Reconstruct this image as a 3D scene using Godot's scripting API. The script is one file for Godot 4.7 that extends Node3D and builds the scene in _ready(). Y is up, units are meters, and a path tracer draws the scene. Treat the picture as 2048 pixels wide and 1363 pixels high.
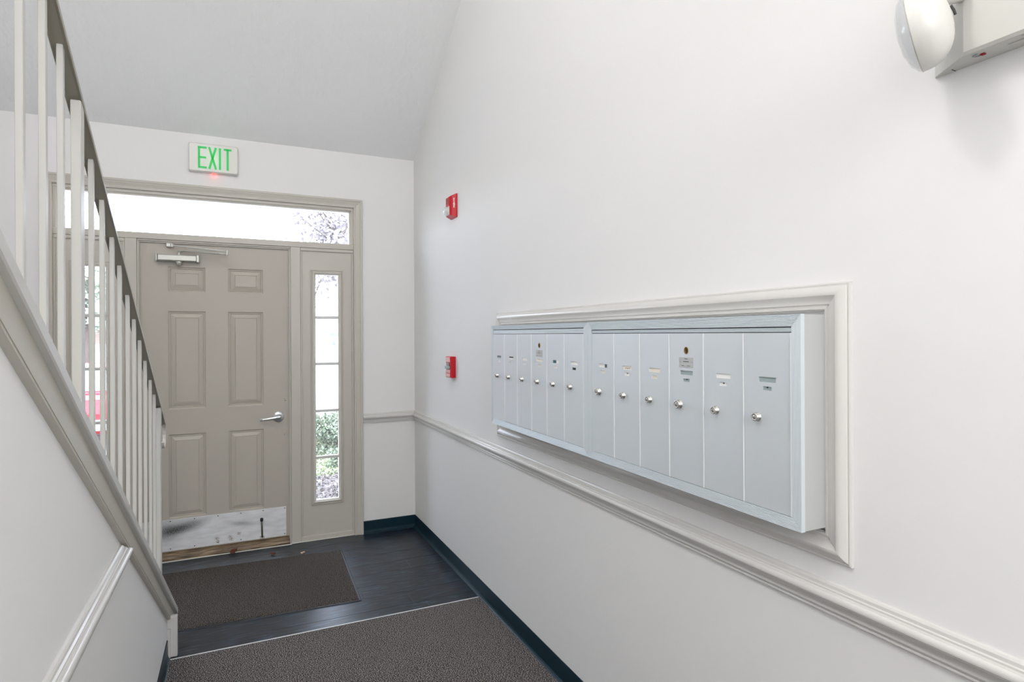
extends Node3D
# A small apartment entrance hall: camera stands at the origin, looks towards -z at the entry door.

const WR := 1.195        # inner face of the right wall
const WF := -4.30        # inner face of the entry wall
const WS := -0.285       # face of the wall under the stair
const WL := -1.41        # wall on the far side of the stair
const WB := 3.0          # wall behind the camera
const CSL := 0.637       # slope of the ceiling
const CY0 := 5.453       # its height at z = 0
const CFLAT := 4.25      # where it turns level

const ADDED_LAMP := Color(1.0, 0.992, 0.985)  # colour of the added globe and panel lamps
const ADDED_FILL := Color(0.985, 0.99, 1.0)  # colour of the added light behind the camera

var xf := Transform3D.IDENTITY
var used := {}
var M := {}
var rng := RandomNumberGenerator.new()

# ---------------------------------------------------------------- mesh helpers
func begin(smooth := false) -> SurfaceTool:
	var st := SurfaceTool.new()
	st.begin(Mesh.PRIMITIVE_TRIANGLES)
	st.set_smooth_group(0 if smooth else -1)
	return st

func tri(st: SurfaceTool, a: Vector3, b: Vector3, c: Vector3) -> void:   # counter-clockwise seen from outside
	st.add_vertex(xf * a); st.add_vertex(xf * c); st.add_vertex(xf * b)

func quad(st: SurfaceTool, a: Vector3, b: Vector3, c: Vector3, d: Vector3) -> void:
	tri(st, a, b, c); tri(st, a, c, d)

func face_out(st: SurfaceTool, pts: Array, ctr: Vector3) -> void:
	var n: Vector3 = (pts[1] - pts[0]).cross(pts[2] - pts[0])
	var p := pts.duplicate()
	if n.dot(pts[0] - ctr) < 0.0:
		p.reverse()
	for i in range(1, p.size() - 1):
		tri(st, p[0], p[i], p[i + 1])

func box(st: SurfaceTool, a: Vector3, b: Vector3, ch := 0.0) -> void:
	var lo := a.min(b)
	var hi := a.max(b)
	var ctr := (lo + hi) * 0.5
	var h := (hi - lo) * 0.5
	ch = minf(ch, minf(h.x, minf(h.y, h.z)) * 0.9)
	var pt := func(s: Vector3, ax: int) -> Vector3:
		var e := h - Vector3.ONE * ch
		e[ax] = h[ax]
		return ctr + s * e
	for ax in 3:
		var b1 := (ax + 1) % 3
		var b2 := (ax + 2) % 3
		for sg in [-1.0, 1.0]:
			var f := []
			for k in [[-1, -1], [1, -1], [1, 1], [-1, 1]]:
				var s := Vector3.ZERO
				s[ax] = sg; s[b1] = k[0]; s[b2] = k[1]
				f.append(pt.call(s, ax))
			face_out(st, f, ctr)
	if ch <= 0.0:
		return
	for ax in 3:
		var b1 := (ax + 1) % 3
		var b2 := (ax + 2) % 3
		for s1 in [-1.0, 1.0]:
			for s2 in [-1.0, 1.0]:
				var s := Vector3.ZERO
				s[b1] = s1; s[b2] = s2
				var u := s
				s[ax] = -1.0
				u[ax] = 1.0
				face_out(st, [pt.call(s, b1), pt.call(u, b1), pt.call(u, b2), pt.call(s, b2)], ctr)
	for sx in [-1.0, 1.0]:
		for sy in [-1.0, 1.0]:
			for sz in [-1.0, 1.0]:
				var s := Vector3(sx, sy, sz)
				face_out(st, [pt.call(s, 0), pt.call(s, 1), pt.call(s, 2)], ctr)

# two matching closed outlines joined by a skin, with end caps
func loft(st: SurfaceTool, A: Array, B: Array, caps := true) -> void:
	var n := A.size()
	var nor := Vector3.ZERO
	for i in n:
		nor += A[i].cross(A[(i + 1) % n])
	var ca := Vector3.ZERO
	var cb := Vector3.ZERO
	for i in n:
		ca += A[i] / n
		cb += B[i] / n
	var nn := Vector3.ZERO
	for i in n:
		nn += (A[i] - ca).cross(A[(i + 1) % n] - ca)
	var fwd := nn.dot(cb - ca) > 0.0
	for i in n:
		var j := (i + 1) % n
		if fwd:
			quad(st, A[i], A[j], B[j], B[i])
		else:
			quad(st, A[j], A[i], B[i], B[j])
	if caps:
		flat_cap(st, A, -nn if fwd else nn)
		flat_cap(st, B, nn if fwd else -nn)

func flat_cap(st: SurfaceTool, P: Array, out: Vector3) -> void:
	var n := out.normalized()
	var u: Vector3 = n.cross(Vector3.UP if absf(n.y) < 0.9 else Vector3.RIGHT).normalized()
	var v := n.cross(u)
	var flat := PackedVector2Array()
	for p in P:
		flat.append(Vector2(p.dot(u), p.dot(v)))
	var ix := Geometry2D.triangulate_polygon(flat)
	for k in range(0, ix.size(), 3):
		var a: Vector3 = P[ix[k]]
		var b: Vector3 = P[ix[k + 1]]
		var c: Vector3 = P[ix[k + 2]]
		if (b - a).cross(c - a).dot(n) < 0.0:
			tri(st, a, c, b)
		else:
			tri(st, a, b, c)

# profile of Vector2(out, along) laid at o with axes ux (out) and uy (along)
func lay(prof: Array, o: Vector3, ux: Vector3, uy: Vector3) -> Array:
	var r := []
	for q in prof:
		r.append(o + ux * q.x + uy * q.y)
	return r

func lathe(st: SurfaceTool, prof: Array, t: Transform3D, n := 24) -> void:   # prof of Vector2(radius, height), bottom to top
	for i in prof.size() - 1:
		for k in n:
			var a0 := TAU * k / n
			var a1 := TAU * (k + 1) / n
			var p: Vector2 = prof[i]
			var q: Vector2 = prof[i + 1]
			var A := t * Vector3(p.x * cos(a0), p.y, -p.x * sin(a0))
			var B := t * Vector3(p.x * cos(a1), p.y, -p.x * sin(a1))
			var C := t * Vector3(q.x * cos(a1), q.y, -q.x * sin(a1))
			var D := t * Vector3(q.x * cos(a0), q.y, -q.x * sin(a0))
			if p.x > 1e-6: tri(st, A, B, C)
			if q.x > 1e-6: tri(st, A, C, D)

func tube(st: SurfaceTool, path: Array, r: float, n := 10, rz := -1.0) -> void:
	var rings := []
	var up := Vector3.UP
	for i in path.size():
		var d: Vector3 = (path[mini(i + 1, path.size() - 1)] - path[maxi(i - 1, 0)]).normalized()
		if absf(d.dot(up)) > 0.95: up = Vector3.RIGHT
		var s := d.cross(up).normalized()
		var u := s.cross(d)
		var ring := []
		for k in n:
			var a := TAU * k / n
			ring.append(path[i] + s * cos(a) * r + u * sin(a) * (r if rz < 0 else rz))
		rings.append(ring)
	for i in rings.size() - 1:
		loft(st, rings[i], rings[i + 1], false)
	flat_cap(st, rings[0], path[0] - path[1])
	flat_cap(st, rings[-1], path[-1] - path[-2])

# flat sheet u x v with rectangular openings; at(u, v, d) gives the point, d = depth below the face
func sheet(st: SurfaceTool, r: Rect2, holes: Array, at: Callable, thick: float) -> void:
	var us := [r.position.x, r.end.x]
	var vs := [r.position.y, r.end.y]
	for h in holes:
		us.append_array([h.position.x, h.end.x]); vs.append_array([h.position.y, h.end.y])
	us.sort(); vs.sort()
	var inside := func(u: float, v: float) -> bool:
		if u < r.position.x or u > r.end.x or v < r.position.y or v > r.end.y: return false
		for h in holes:
			if h.has_point(Vector2(u, v)): return false
		return true
	for i in us.size() - 1:
		for j in vs.size() - 1:
			var u0: float = us[i]
			var u1: float = us[i + 1]
			var v0: float = vs[j]
			var v1: float = vs[j + 1]
			if u1 - u0 < 1e-6 or v1 - v0 < 1e-6: continue
			var um := (u0 + u1) / 2
			var vm := (v0 + v1) / 2
			if not inside.call(um, vm): continue
			quad(st, at.call(u0, v0, 0.0), at.call(u1, v0, 0.0), at.call(u1, v1, 0.0), at.call(u0, v1, 0.0))
			quad(st, at.call(u0, v1, thick), at.call(u1, v1, thick), at.call(u1, v0, thick), at.call(u0, v0, thick))
			if not inside.call(u0 - 1e-5, vm): quad(st, at.call(u0, v0, thick), at.call(u0, v0, 0.0), at.call(u0, v1, 0.0), at.call(u0, v1, thick))
			if not inside.call(u1 + 1e-5, vm): quad(st, at.call(u1, v0, 0.0), at.call(u1, v0, thick), at.call(u1, v1, thick), at.call(u1, v1, 0.0))
			if not inside.call(um, v0 - 1e-5): quad(st, at.call(u0, v0, thick), at.call(u1, v0, thick), at.call(u1, v0, 0.0), at.call(u0, v0, 0.0))
			if not inside.call(um, v1 + 1e-5): quad(st, at.call(u0, v1, 0.0), at.call(u1, v1, 0.0), at.call(u1, v1, thick), at.call(u0, v1, thick))

func numbered(called: String) -> String:
	if not used.has(called):
		used[called] = 0
		return called
	used[called] += 1
	return "%s_%03d" % [called, used[called]]

func obj(called: String, st: SurfaceTool, m: Material, parent: Node = null) -> MeshInstance3D:
	st.generate_normals()
	var o := MeshInstance3D.new()
	o.mesh = st.commit()
	o.mesh.surface_set_material(0, m)
	return put(called, o, parent)

func put(called: String, o: Node3D, parent: Node = null) -> Node3D:
	if parent == null:
		o.name = numbered(called)
		add_child(o, true)
	else:
		var n := 0
		var nm := called
		while parent.has_node(NodePath(nm)):
			n += 1
			nm = "%s_%03d" % [called, n]
		o.name = nm
		parent.add_child(o, true)
	return o

func also(o: MeshInstance3D, st: SurfaceTool, m: Material) -> void:     # a second surface on the same mesh
	st.generate_normals()
	st.commit(o.mesh)
	o.mesh.surface_set_material(o.mesh.get_surface_count() - 1, m)

func tag(o: Node, label: String, category: String, group := "", kind := "") -> Node:
	o.set_meta("label", label)
	o.set_meta("category", category)
	if group: o.set_meta("group", group)
	if kind: o.set_meta("kind", kind)
	return o

func thing(called: String, label: String, category: String, at := Vector3.ZERO, group := "", kind := "") -> Node3D:
	var o := Node3D.new()
	put(called, o)
	o.position = at
	tag(o, label, category, group, kind)
	return o

func rooted(o: Node3D) -> void:       # parts are modelled in world coordinates; the base is moved under them
	for c in o.get_children():
		if c is Node3D: c.position -= o.position

# ---------------------------------------------------------------- materials
func noise_tex(freq: float, seed_: int, normal := false, strength := 4.0, size := 512, ramp: Gradient = null, oct := 4, tiled := true) -> NoiseTexture2D:
	var n := FastNoiseLite.new()
	n.noise_type = FastNoiseLite.TYPE_SIMPLEX_SMOOTH
	n.frequency = freq
	n.seed = seed_
	n.fractal_octaves = oct
	var t := NoiseTexture2D.new()
	t.width = size; t.height = size
	t.seamless = tiled
	t.noise = n
	if normal:
		t.as_normal_map = true
		t.bump_strength = strength
	if ramp: t.color_ramp = ramp
	return t

func mat(key: String, c: Color, rough := 0.6, metal := 0.0, spec := 0.5) -> StandardMaterial3D:
	var m := StandardMaterial3D.new()
	m.resource_name = key
	m.albedo_color = c
	m.roughness = rough
	m.metallic = metal
	m.metallic_specular = spec
	M[key] = m
	return m

func bumpy(m: StandardMaterial3D, t: Texture2D, scale: Vector3, amount: float) -> void:
	m.normal_enabled = true
	m.normal_texture = t
	m.normal_scale = amount
	m.uv1_triplanar = true
	m.uv1_world_triplanar = true
	m.uv1_scale = scale

func grad(stops: Array) -> Gradient:
	var g := Gradient.new()
	var off := PackedFloat32Array()
	var col := PackedColorArray()
	for s in stops:
		off.append(s[0]); col.append(s[1])
	g.offsets = off
	g.colors = col
	return g

func c8(r: int, g: int, b: int) -> Color:
	return Color(r / 255.0, g / 255.0, b / 255.0)

func materials() -> void:
	var orange := noise_tex(0.03, 3, true, 2.0)
	var knock := noise_tex(0.022, 9, true, 6.0)
	bumpy(mat("wall_white", c8(236, 235, 234), 0.75, 0, 0.3), orange, Vector3.ONE * 1.6, 0.12)
	bumpy(mat("wall_grey", c8(231, 230, 228), 0.75, 0, 0.3), orange, Vector3.ONE * 1.6, 0.12)
	bumpy(mat("ceiling_paint", c8(244, 244, 244), 0.9, 0, 0.2), knock, Vector3.ONE * 1.3, 0.5)
	mat("trim_paint", c8(211, 209, 205), 0.22)
	mat("frame_paint", c8(195, 190, 180), 0.36)
	bumpy(mat("door_paint", c8(184, 177, 166), 0.42), noise_tex(0.05, 5, true, 2.0), Vector3.ONE * 3.0, 0.15)
	mat("rail_paint", c8(198, 197, 192), 0.34)
	mat("stringer_paint", c8(186, 181, 170), 0.4)
	mat("joint_grey", c8(96, 102, 108), 0.6)
	mat("sign_plastic", c8(224, 223, 217), 0.35)
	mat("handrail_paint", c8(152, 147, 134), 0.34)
	mat("baseboard_vinyl", c8(10, 40, 52), 0.36, 0, 0.35)
	bumpy(mat("alu", c8(216, 222, 226), 0.45, 0.35), noise_tex(0.02, 11, true, 3.0), Vector3(60, 0.5, 60), 0.10)
	mat("alu_frame", c8(214, 222, 227), 0.42, 0.3)
	mat("alu_side", c8(190, 192, 191), 0.5, 0.2)
	mat("alu_highlight", c8(244, 246, 248), 0.35, 0.2)  # near-white colour carries the highlight along the mailbox door edges
	mat("dark_gap", c8(34, 36, 38), 0.7)
	mat("steel", c8(206, 204, 198), 0.25, 0.95)
	mat("steel_dark", c8(120, 116, 108), 0.35, 0.8)
	mat("brass", c8(150, 118, 60), 0.35, 0.8)
	mat("paper_white", c8(244, 243, 240), 0.8)
	mat("paper_cream", c8(240, 232, 220), 0.8)
	mat("card_grey", c8(158, 172, 174), 0.6)
	mat("card_dark", c8(92, 104, 108), 0.6)
	mat("card_teal", c8(58, 108, 116), 0.6)
	mat("ink", c8(58, 58, 60), 0.7)
	mat("closer_metal", c8(196, 196, 190), 0.4, 0.5)
	mat("closer_dark", c8(120, 118, 110), 0.5, 0.4)
	mat("chrome", c8(214, 216, 218), 0.3, 0.85)
	mat("red_plastic", c8(196, 8, 34), 0.28)
	mat("red_deep", c8(150, 6, 24), 0.4)
	mat("pink_face", c8(232, 176, 172), 0.35)
	mat("white_plastic", c8(210, 209, 203), 0.35)
	mat("white_print", c8(248, 246, 244), 0.5)
	mat("black_rubber", c8(18, 24, 32), 0.4)
	mat("caulk", c8(214, 212, 206), 0.5)
	mat("strip_white", c8(206, 208, 210), 0.35)
	mat("leaf_brown", c8(92, 52, 34), 0.8)
	mat("leaf_tan", c8(214, 178, 150), 0.8)
	mat("added_lamp_glow", c8(250, 250, 246), 0.4)  # weak glow shared by the added lamps
	M.added_lamp_glow.emission_enabled = true
	M.added_lamp_glow.emission = Color(1.0, 0.985, 0.96)
	M.added_lamp_glow.emission_energy_multiplier = 0.3
	var g := mat("glass", Color(0.97, 0.985, 1.0, 0.05), 0.02)
	g.transparency = BaseMaterial3D.TRANSPARENCY_ALPHA
	var lens := mat("clear_lens", Color(0.95, 0.97, 0.98, 0.35), 0.12)
	lens.transparency = BaseMaterial3D.TRANSPARENCY_ALPHA
	var ex := mat("exit_green", c8(40, 150, 80), 0.5)
	ex.emission_enabled = true
	ex.emission = c8(60, 214, 104)
	ex.emission_energy_multiplier = 0.42
	var led := mat("led_red", c8(255, 70, 60), 0.4)
	led.emission_enabled = true
	led.emission = c8(255, 96, 84)
	led.emission_energy_multiplier = 2.2
	# brushed kick plate with scuffs
	var kp := mat("kick_metal", Color.WHITE, 0.38, 0.15)
	kp.albedo_texture = kick_texture()
	kp.uv1_triplanar = true
	kp.uv1_world_triplanar = true
	kp.uv1_scale = Vector3(1.0 / 0.8525, 1.0 / 0.198, 1.0)
	kp.uv1_offset = Vector3(0.5535 / 0.8525, -0.254 / 0.198, 0)
	# weathered timber of the threshold
	var th := mat("threshold_wood", Color.WHITE, 0.55)
	th.albedo_texture = noise_tex(0.012, 31, false, 0, 512, grad([[0.15, c8(40, 30, 22)], [0.4, c8(98, 80, 60)], [0.58, c8(132, 112, 86)], [0.85, c8(164, 146, 116)]]), 5)
	th.uv1_triplanar = true
	th.uv1_world_triplanar = true
	th.uv1_scale = Vector3(0.9, 14, 14)
	# vinyl planks: dark grain streaks, four tones
	var streak := noise_tex(0.011, 41, false, 0, 1024, grad([[0.2, c8(10, 13, 16)], [0.42, c8(22, 27, 32)], [0.58, c8(37, 44, 51)], [0.85, c8(96, 109, 120)]]), 6)
	var grain := noise_tex(0.02, 42, true, 3.0, 512)
	for k in 4:
		var pm := mat("plank_%d" % k, [c8(186, 216, 242), c8(214, 236, 255), c8(166, 196, 222), c8(198, 224, 248)][k], 0.35, 0, 0.52)
		pm.albedo_texture = streak
		bumpy(pm, grain, Vector3(0.55, 1, 9.0), 0.04)
		pm.uv1_offset = Vector3(0.37 * k, 0, 0.21 * k)
	# loop carpet and entrance mat
	for k in 2:
		var cm := mat(["carpet_pile", "mat_pile"][k], Color.WHITE, 0.95, 0, 0.15)
		cm.albedo_texture = noise_tex(0.1, 51 + k, false, 0, 1024, grad([[0.2, c8(22, 20, 20)], [0.42, c8(62, 58, 58)], [0.6, c8(104, 99, 98)], [0.8, c8(196, 190, 188)]] if k == 0 else [[0.2, c8(16, 14, 13)], [0.42, c8(48, 44, 41)], [0.6, c8(78, 73, 69)], [0.8, c8(150, 144, 138)]]), 1, false)
		bumpy(cm, noise_tex(0.1, 51 + k, true, 8.0, 1024, null, 1, false), Vector3.ONE * (2.1 if k == 0 else 2.4), 0.8)
	# outdoors
	mat("bark", c8(83, 69, 62), 0.9)
	var lf := mat("tree_leaf", c8(127, 120, 124), 0.7)
	lf.backlight_enabled = true
	lf.backlight = Color(0.18, 0.15, 0.17)
	lf.cull_mode = BaseMaterial3D.CULL_DISABLED
	for q in [["shrub_leaf", c8(104, 113, 90)], ["green_leaf", c8(178, 184, 166)], ["grass_blade", c8(138, 145, 109)]]:
		var gl := mat(q[0], q[1], 0.7)
		gl.backlight_enabled = true
		gl.backlight = Color(0.06, 0.09, 0.04)
		gl.cull_mode = BaseMaterial3D.CULL_DISABLED
	mat("soil", c8(97, 90, 90), 0.95)
	mat("mulch", c8(111, 102, 97), 0.95)
	mat("lawn", c8(139, 147, 115), 0.95)
	mat("asphalt", c8(150, 150, 152), 0.9)
	mat("concrete", c8(206, 204, 200), 0.9)
	mat("siding", c8(232, 232, 230), 0.8)
	mat("brick_paint", c8(146, 126, 114), 0.85)
	mat("roof_shingle", c8(115, 101, 94), 0.9)
	mat("far_glass", c8(79, 81, 85), 0.3)
	mat("car_red", c8(190, 20, 28), 0.2)
	mat("car_glass", c8(150, 172, 184), 0.08)
	mat("tyre", c8(30, 30, 30), 0.8)
	mat("tail_lamp", c8(170, 10, 18), 0.2)
	mat("car_white", c8(232, 234, 236), 0.2)

func kick_texture() -> ImageTexture:        # scuffs and rust specks of the plate; u along it, v downwards
	var w := 1024
	var h := 256
	var im := Image.create(w, h, false, Image.FORMAT_RGB8)
	var n := FastNoiseLite.new()
	n.noise_type = FastNoiseLite.TYPE_SIMPLEX_SMOOTH
	n.frequency = 0.006
	n.seed = 5
	var f := FastNoiseLite.new()
	f.noise_type = FastNoiseLite.TYPE_SIMPLEX_SMOOTH
	f.frequency = 0.12
	f.seed = 8
	var blob := func(x: float, y: float, cx: float, cy: float, sx: float, sy: float, lean: float) -> float:
		var dx := (x - cx) / sx
		var dy := (y - cy + lean * (x - cx)) / sy
		return exp(-dx * dx - dy * dy)
	for j in h:
		for i in w:
			var u := i / float(w)
			var v := j / float(h)
			var cloud := n.get_noise_2d(i, j * 3.5)
			var tone := 0.92 + 0.06 * cloud
			var dark: float = 0.55 * blob.call(u, v, 0.27, 0.30, 0.13, 0.15, 0.9) + 0.34 * blob.call(u, v, 0.16, 0.34, 0.10, 0.3, 0.0) + 0.26 * blob.call(u, v, 0.68, 0.40, 0.09, 0.07, -0.5)
			dark *= 0.75 + 0.5 * f.get_noise_2d(i, j)
			tone -= maxf(dark, 0.0)
			var rust := 0.0
			for q in [[0.50, 0.80], [0.505, 0.90], [0.59, 0.80], [0.60, 0.88], [0.655, 0.72]]:
				rust = maxf(rust, blob.call(u, v, q[0], q[1], 0.012, 0.045, 0.0) * (0.9 if f.get_noise_2d(i * 0.8 + 90, j * 0.8) > 0.05 else 0.1))
			var c := Color(tone, tone * 1.005, tone * 1.015).lerp(Color(0.36, 0.29, 0.24), rust)
			im.set_pixel(i, j, c)
	return ImageTexture.create_from_image(im)

# ---------------------------------------------------------------- scene
func _ready() -> void:
	rng.seed = 7
	# camera: level, turned 24.89 degrees to the right, focal length 1184.2 px of a 2048 x 1363 frame
	var cam := Camera3D.new()
	var yaw := deg_to_rad(24.8914)
	var roll := deg_to_rad(-0.2628)
	var fw := Vector3(sin(yaw), 0, -cos(yaw))
	var rt := Vector3(cos(yaw), 0, sin(yaw))
	var r2 := rt * cos(roll) + Vector3.UP * sin(roll)
	var u2 := Vector3.UP * cos(roll) - rt * sin(roll)
	cam.transform = Transform3D(Basis(r2, u2, -fw), Vector3(0, 1.41, 0))
	cam.set_frustum(0.05 * 1363.0 / 1184.2, Vector2(0, -0.05 * 9.8 / 1184.2), 0.05, 200.0)
	cam.name = "camera"
	add_child(cam)
	cam.current = true

	# an overcast white sky outside; unseen lamps are added to light the hall
	var env := Environment.new()
	env.background_mode = Environment.BG_SKY
	var sky := Sky.new()
	var sm := ProceduralSkyMaterial.new()
	sm.sky_top_color = c8(214, 229, 252)
	sm.sky_horizon_color = c8(236, 243, 255)
	sm.ground_bottom_color = c8(150, 150, 150)
	sm.ground_horizon_color = c8(210, 210, 212)
	sm.sun_angle_max = 0.0
	sky.sky_material = sm
	env.sky = sky
	env.background_energy_multiplier = 15.0
	env.ambient_light_source = Environment.AMBIENT_SOURCE_DISABLED
	env.tonemap_mode = Environment.TONE_MAPPER_LINEAR
	env.tonemap_exposure = 1.0
	env.sdfgi_enabled = true
	env.ssao_enabled = true
	env.ssil_enabled = true
	var we := WorldEnvironment.new()
	we.environment = env
	we.name = "environment"
	add_child(we)
	materials()
	rear_window(Vector3(0.3, 2.4, WB), Vector2(1.5, 1.6), 6.6)
	added_hanging_panel(Vector3(0.45, 2.6, 1.0), Vector2(1.2, 1.2), 1.9)
	added_globe_light(Vector3(-0.6, 3.6, -0.8), 0.16, 1.34, "added unseen globe lamp brightening the hall from high above the stair railing")

	shell()
	floor_and_mats()
	chair_rails()
	entry()
	staircase()
	railing()
	mailboxes()
	exit_sign()
	fire_devices()
	emergency_light()
	small_things()
	outdoors()

func added_globe_light(p: Vector3, r: float, energy: float, label: String) -> void:  # added unseen lamp, brightens the walls from above the stair
	var t := thing("added_pendant_light", label, "pendant light", Vector3(p.x, CFLAT, p.z))
	var h := p.y - CFLAT
	var st := begin(true)
	lathe(st, [Vector2(0, -0.03), Vector2(0.05, -0.026), Vector2(0.065, -0.008), Vector2(0.065, 0.0), Vector2(0, 0)], Transform3D(Basis(), Vector3.ZERO), 24)
	obj("canopy", st, M.white_plastic, t)
	st = begin(true)
	tube(st, [Vector3(0, -0.02, 0), Vector3(0, h * 0.5, 0), Vector3(0, h + r * 0.95, 0)], 0.008, 10)
	obj("stem", st, M.chrome, t)
	st = begin(true)
	var pr := []
	for i in 17:
		var a := -PI / 2 + PI * i / 16.0
		pr.append(Vector2(maxf(r * cos(a), 0.0), h + r * sin(a)))
	lathe(st, pr, Transform3D(Basis(), Vector3.ZERO), 32)
	obj("globe", st, M.added_lamp_glow, t)
	var l := OmniLight3D.new()
	l.light_color = ADDED_LAMP
	l.light_energy = energy
	l.light_size = r * 0.9
	l.omni_range = 20.0
	l.omni_attenuation = 2.0
	l.shadow_enabled = true
	l.position = Vector3(0, h, 0)
	l.name = "added_globe_source"
	t.add_child(l)

func rear_window(p: Vector3, sz: Vector2, energy: float) -> void:  # added area light shaped as a window, brightens the hall from behind
	var t := thing("window_4", "added fill light shaped as a frosted window behind the viewer", "window", p, "", "structure")
	var hx := sz.x / 2
	var hy := sz.y / 2
	for k in [[-hx - 0.06, -hy - 0.06, -hx, hy + 0.06], [hx, -hy - 0.06, hx + 0.06, hy + 0.06], [-hx, hy, hx, hy + 0.06], [-hx, -hy - 0.06, hx, -hy]]:
		var st := begin()
		box(st, Vector3(k[0], k[1], -0.045), Vector3(k[2], k[3], 0.0), 0.004)
		obj("added_window_frame", st, M.trim_paint, t)
	var st := begin()
	box(st, Vector3(-hx, -hy, -0.02), Vector3(hx, hy, -0.008))
	obj("added_glow_pane", st, M.added_lamp_glow, t)
	var l := AreaLight3D.new()
	l.area_size = sz
	l.light_color = ADDED_FILL
	l.light_energy = energy
	l.area_range = 20.0
	l.area_attenuation = 2.0
	l.shadow_enabled = true
	l.position = Vector3(0, 0, -0.05)
	l.name = "added_window_source"
	t.add_child(l)

func added_hanging_panel(p: Vector3, sz: Vector2, energy: float) -> void:  # added unseen light panel behind the camera, lifts the lower walls
	var t := thing("added_panel_light", "added unseen light panel on four rods, brightening the hall from behind the viewer", "added panel light", Vector3(p.x, CFLAT, p.z))
	var h := p.y - CFLAT
	var hx := sz.x / 2
	var hz := sz.y / 2
	var st := begin()
	box(st, Vector3(-hx - 0.02, h + 0.012, -hz - 0.02), Vector3(hx + 0.02, h + 0.06, hz + 0.02), 0.006)
	obj("housing", st, M.white_plastic, t)
	st = begin()
	box(st, Vector3(-hx, h + 0.002, -hz), Vector3(hx, h + 0.014, hz))
	obj("diffuser", st, M.added_lamp_glow, t)
	for a in [-1.0, 1.0]:
		for b in [-1.0, 1.0]:
			st = begin(true)
			tube(st, [Vector3(a * hx * 0.85, h + 0.055, b * hz * 0.85), Vector3(a * hx * 0.85, -0.006, b * hz * 0.85)], 0.004, 8)
			obj("rod", st, M.chrome, t)
	var l := AreaLight3D.new()
	l.area_size = sz
	l.light_color = ADDED_LAMP
	l.light_energy = energy
	l.area_range = 20.0
	l.area_attenuation = 2.0
	l.shadow_enabled = true
	l.rotation_degrees = Vector3(-90, 0, 0)
	l.position = Vector3(0, h - 0.004, 0)
	l.name = "added_panel_source"
	t.add_child(l)

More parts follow.
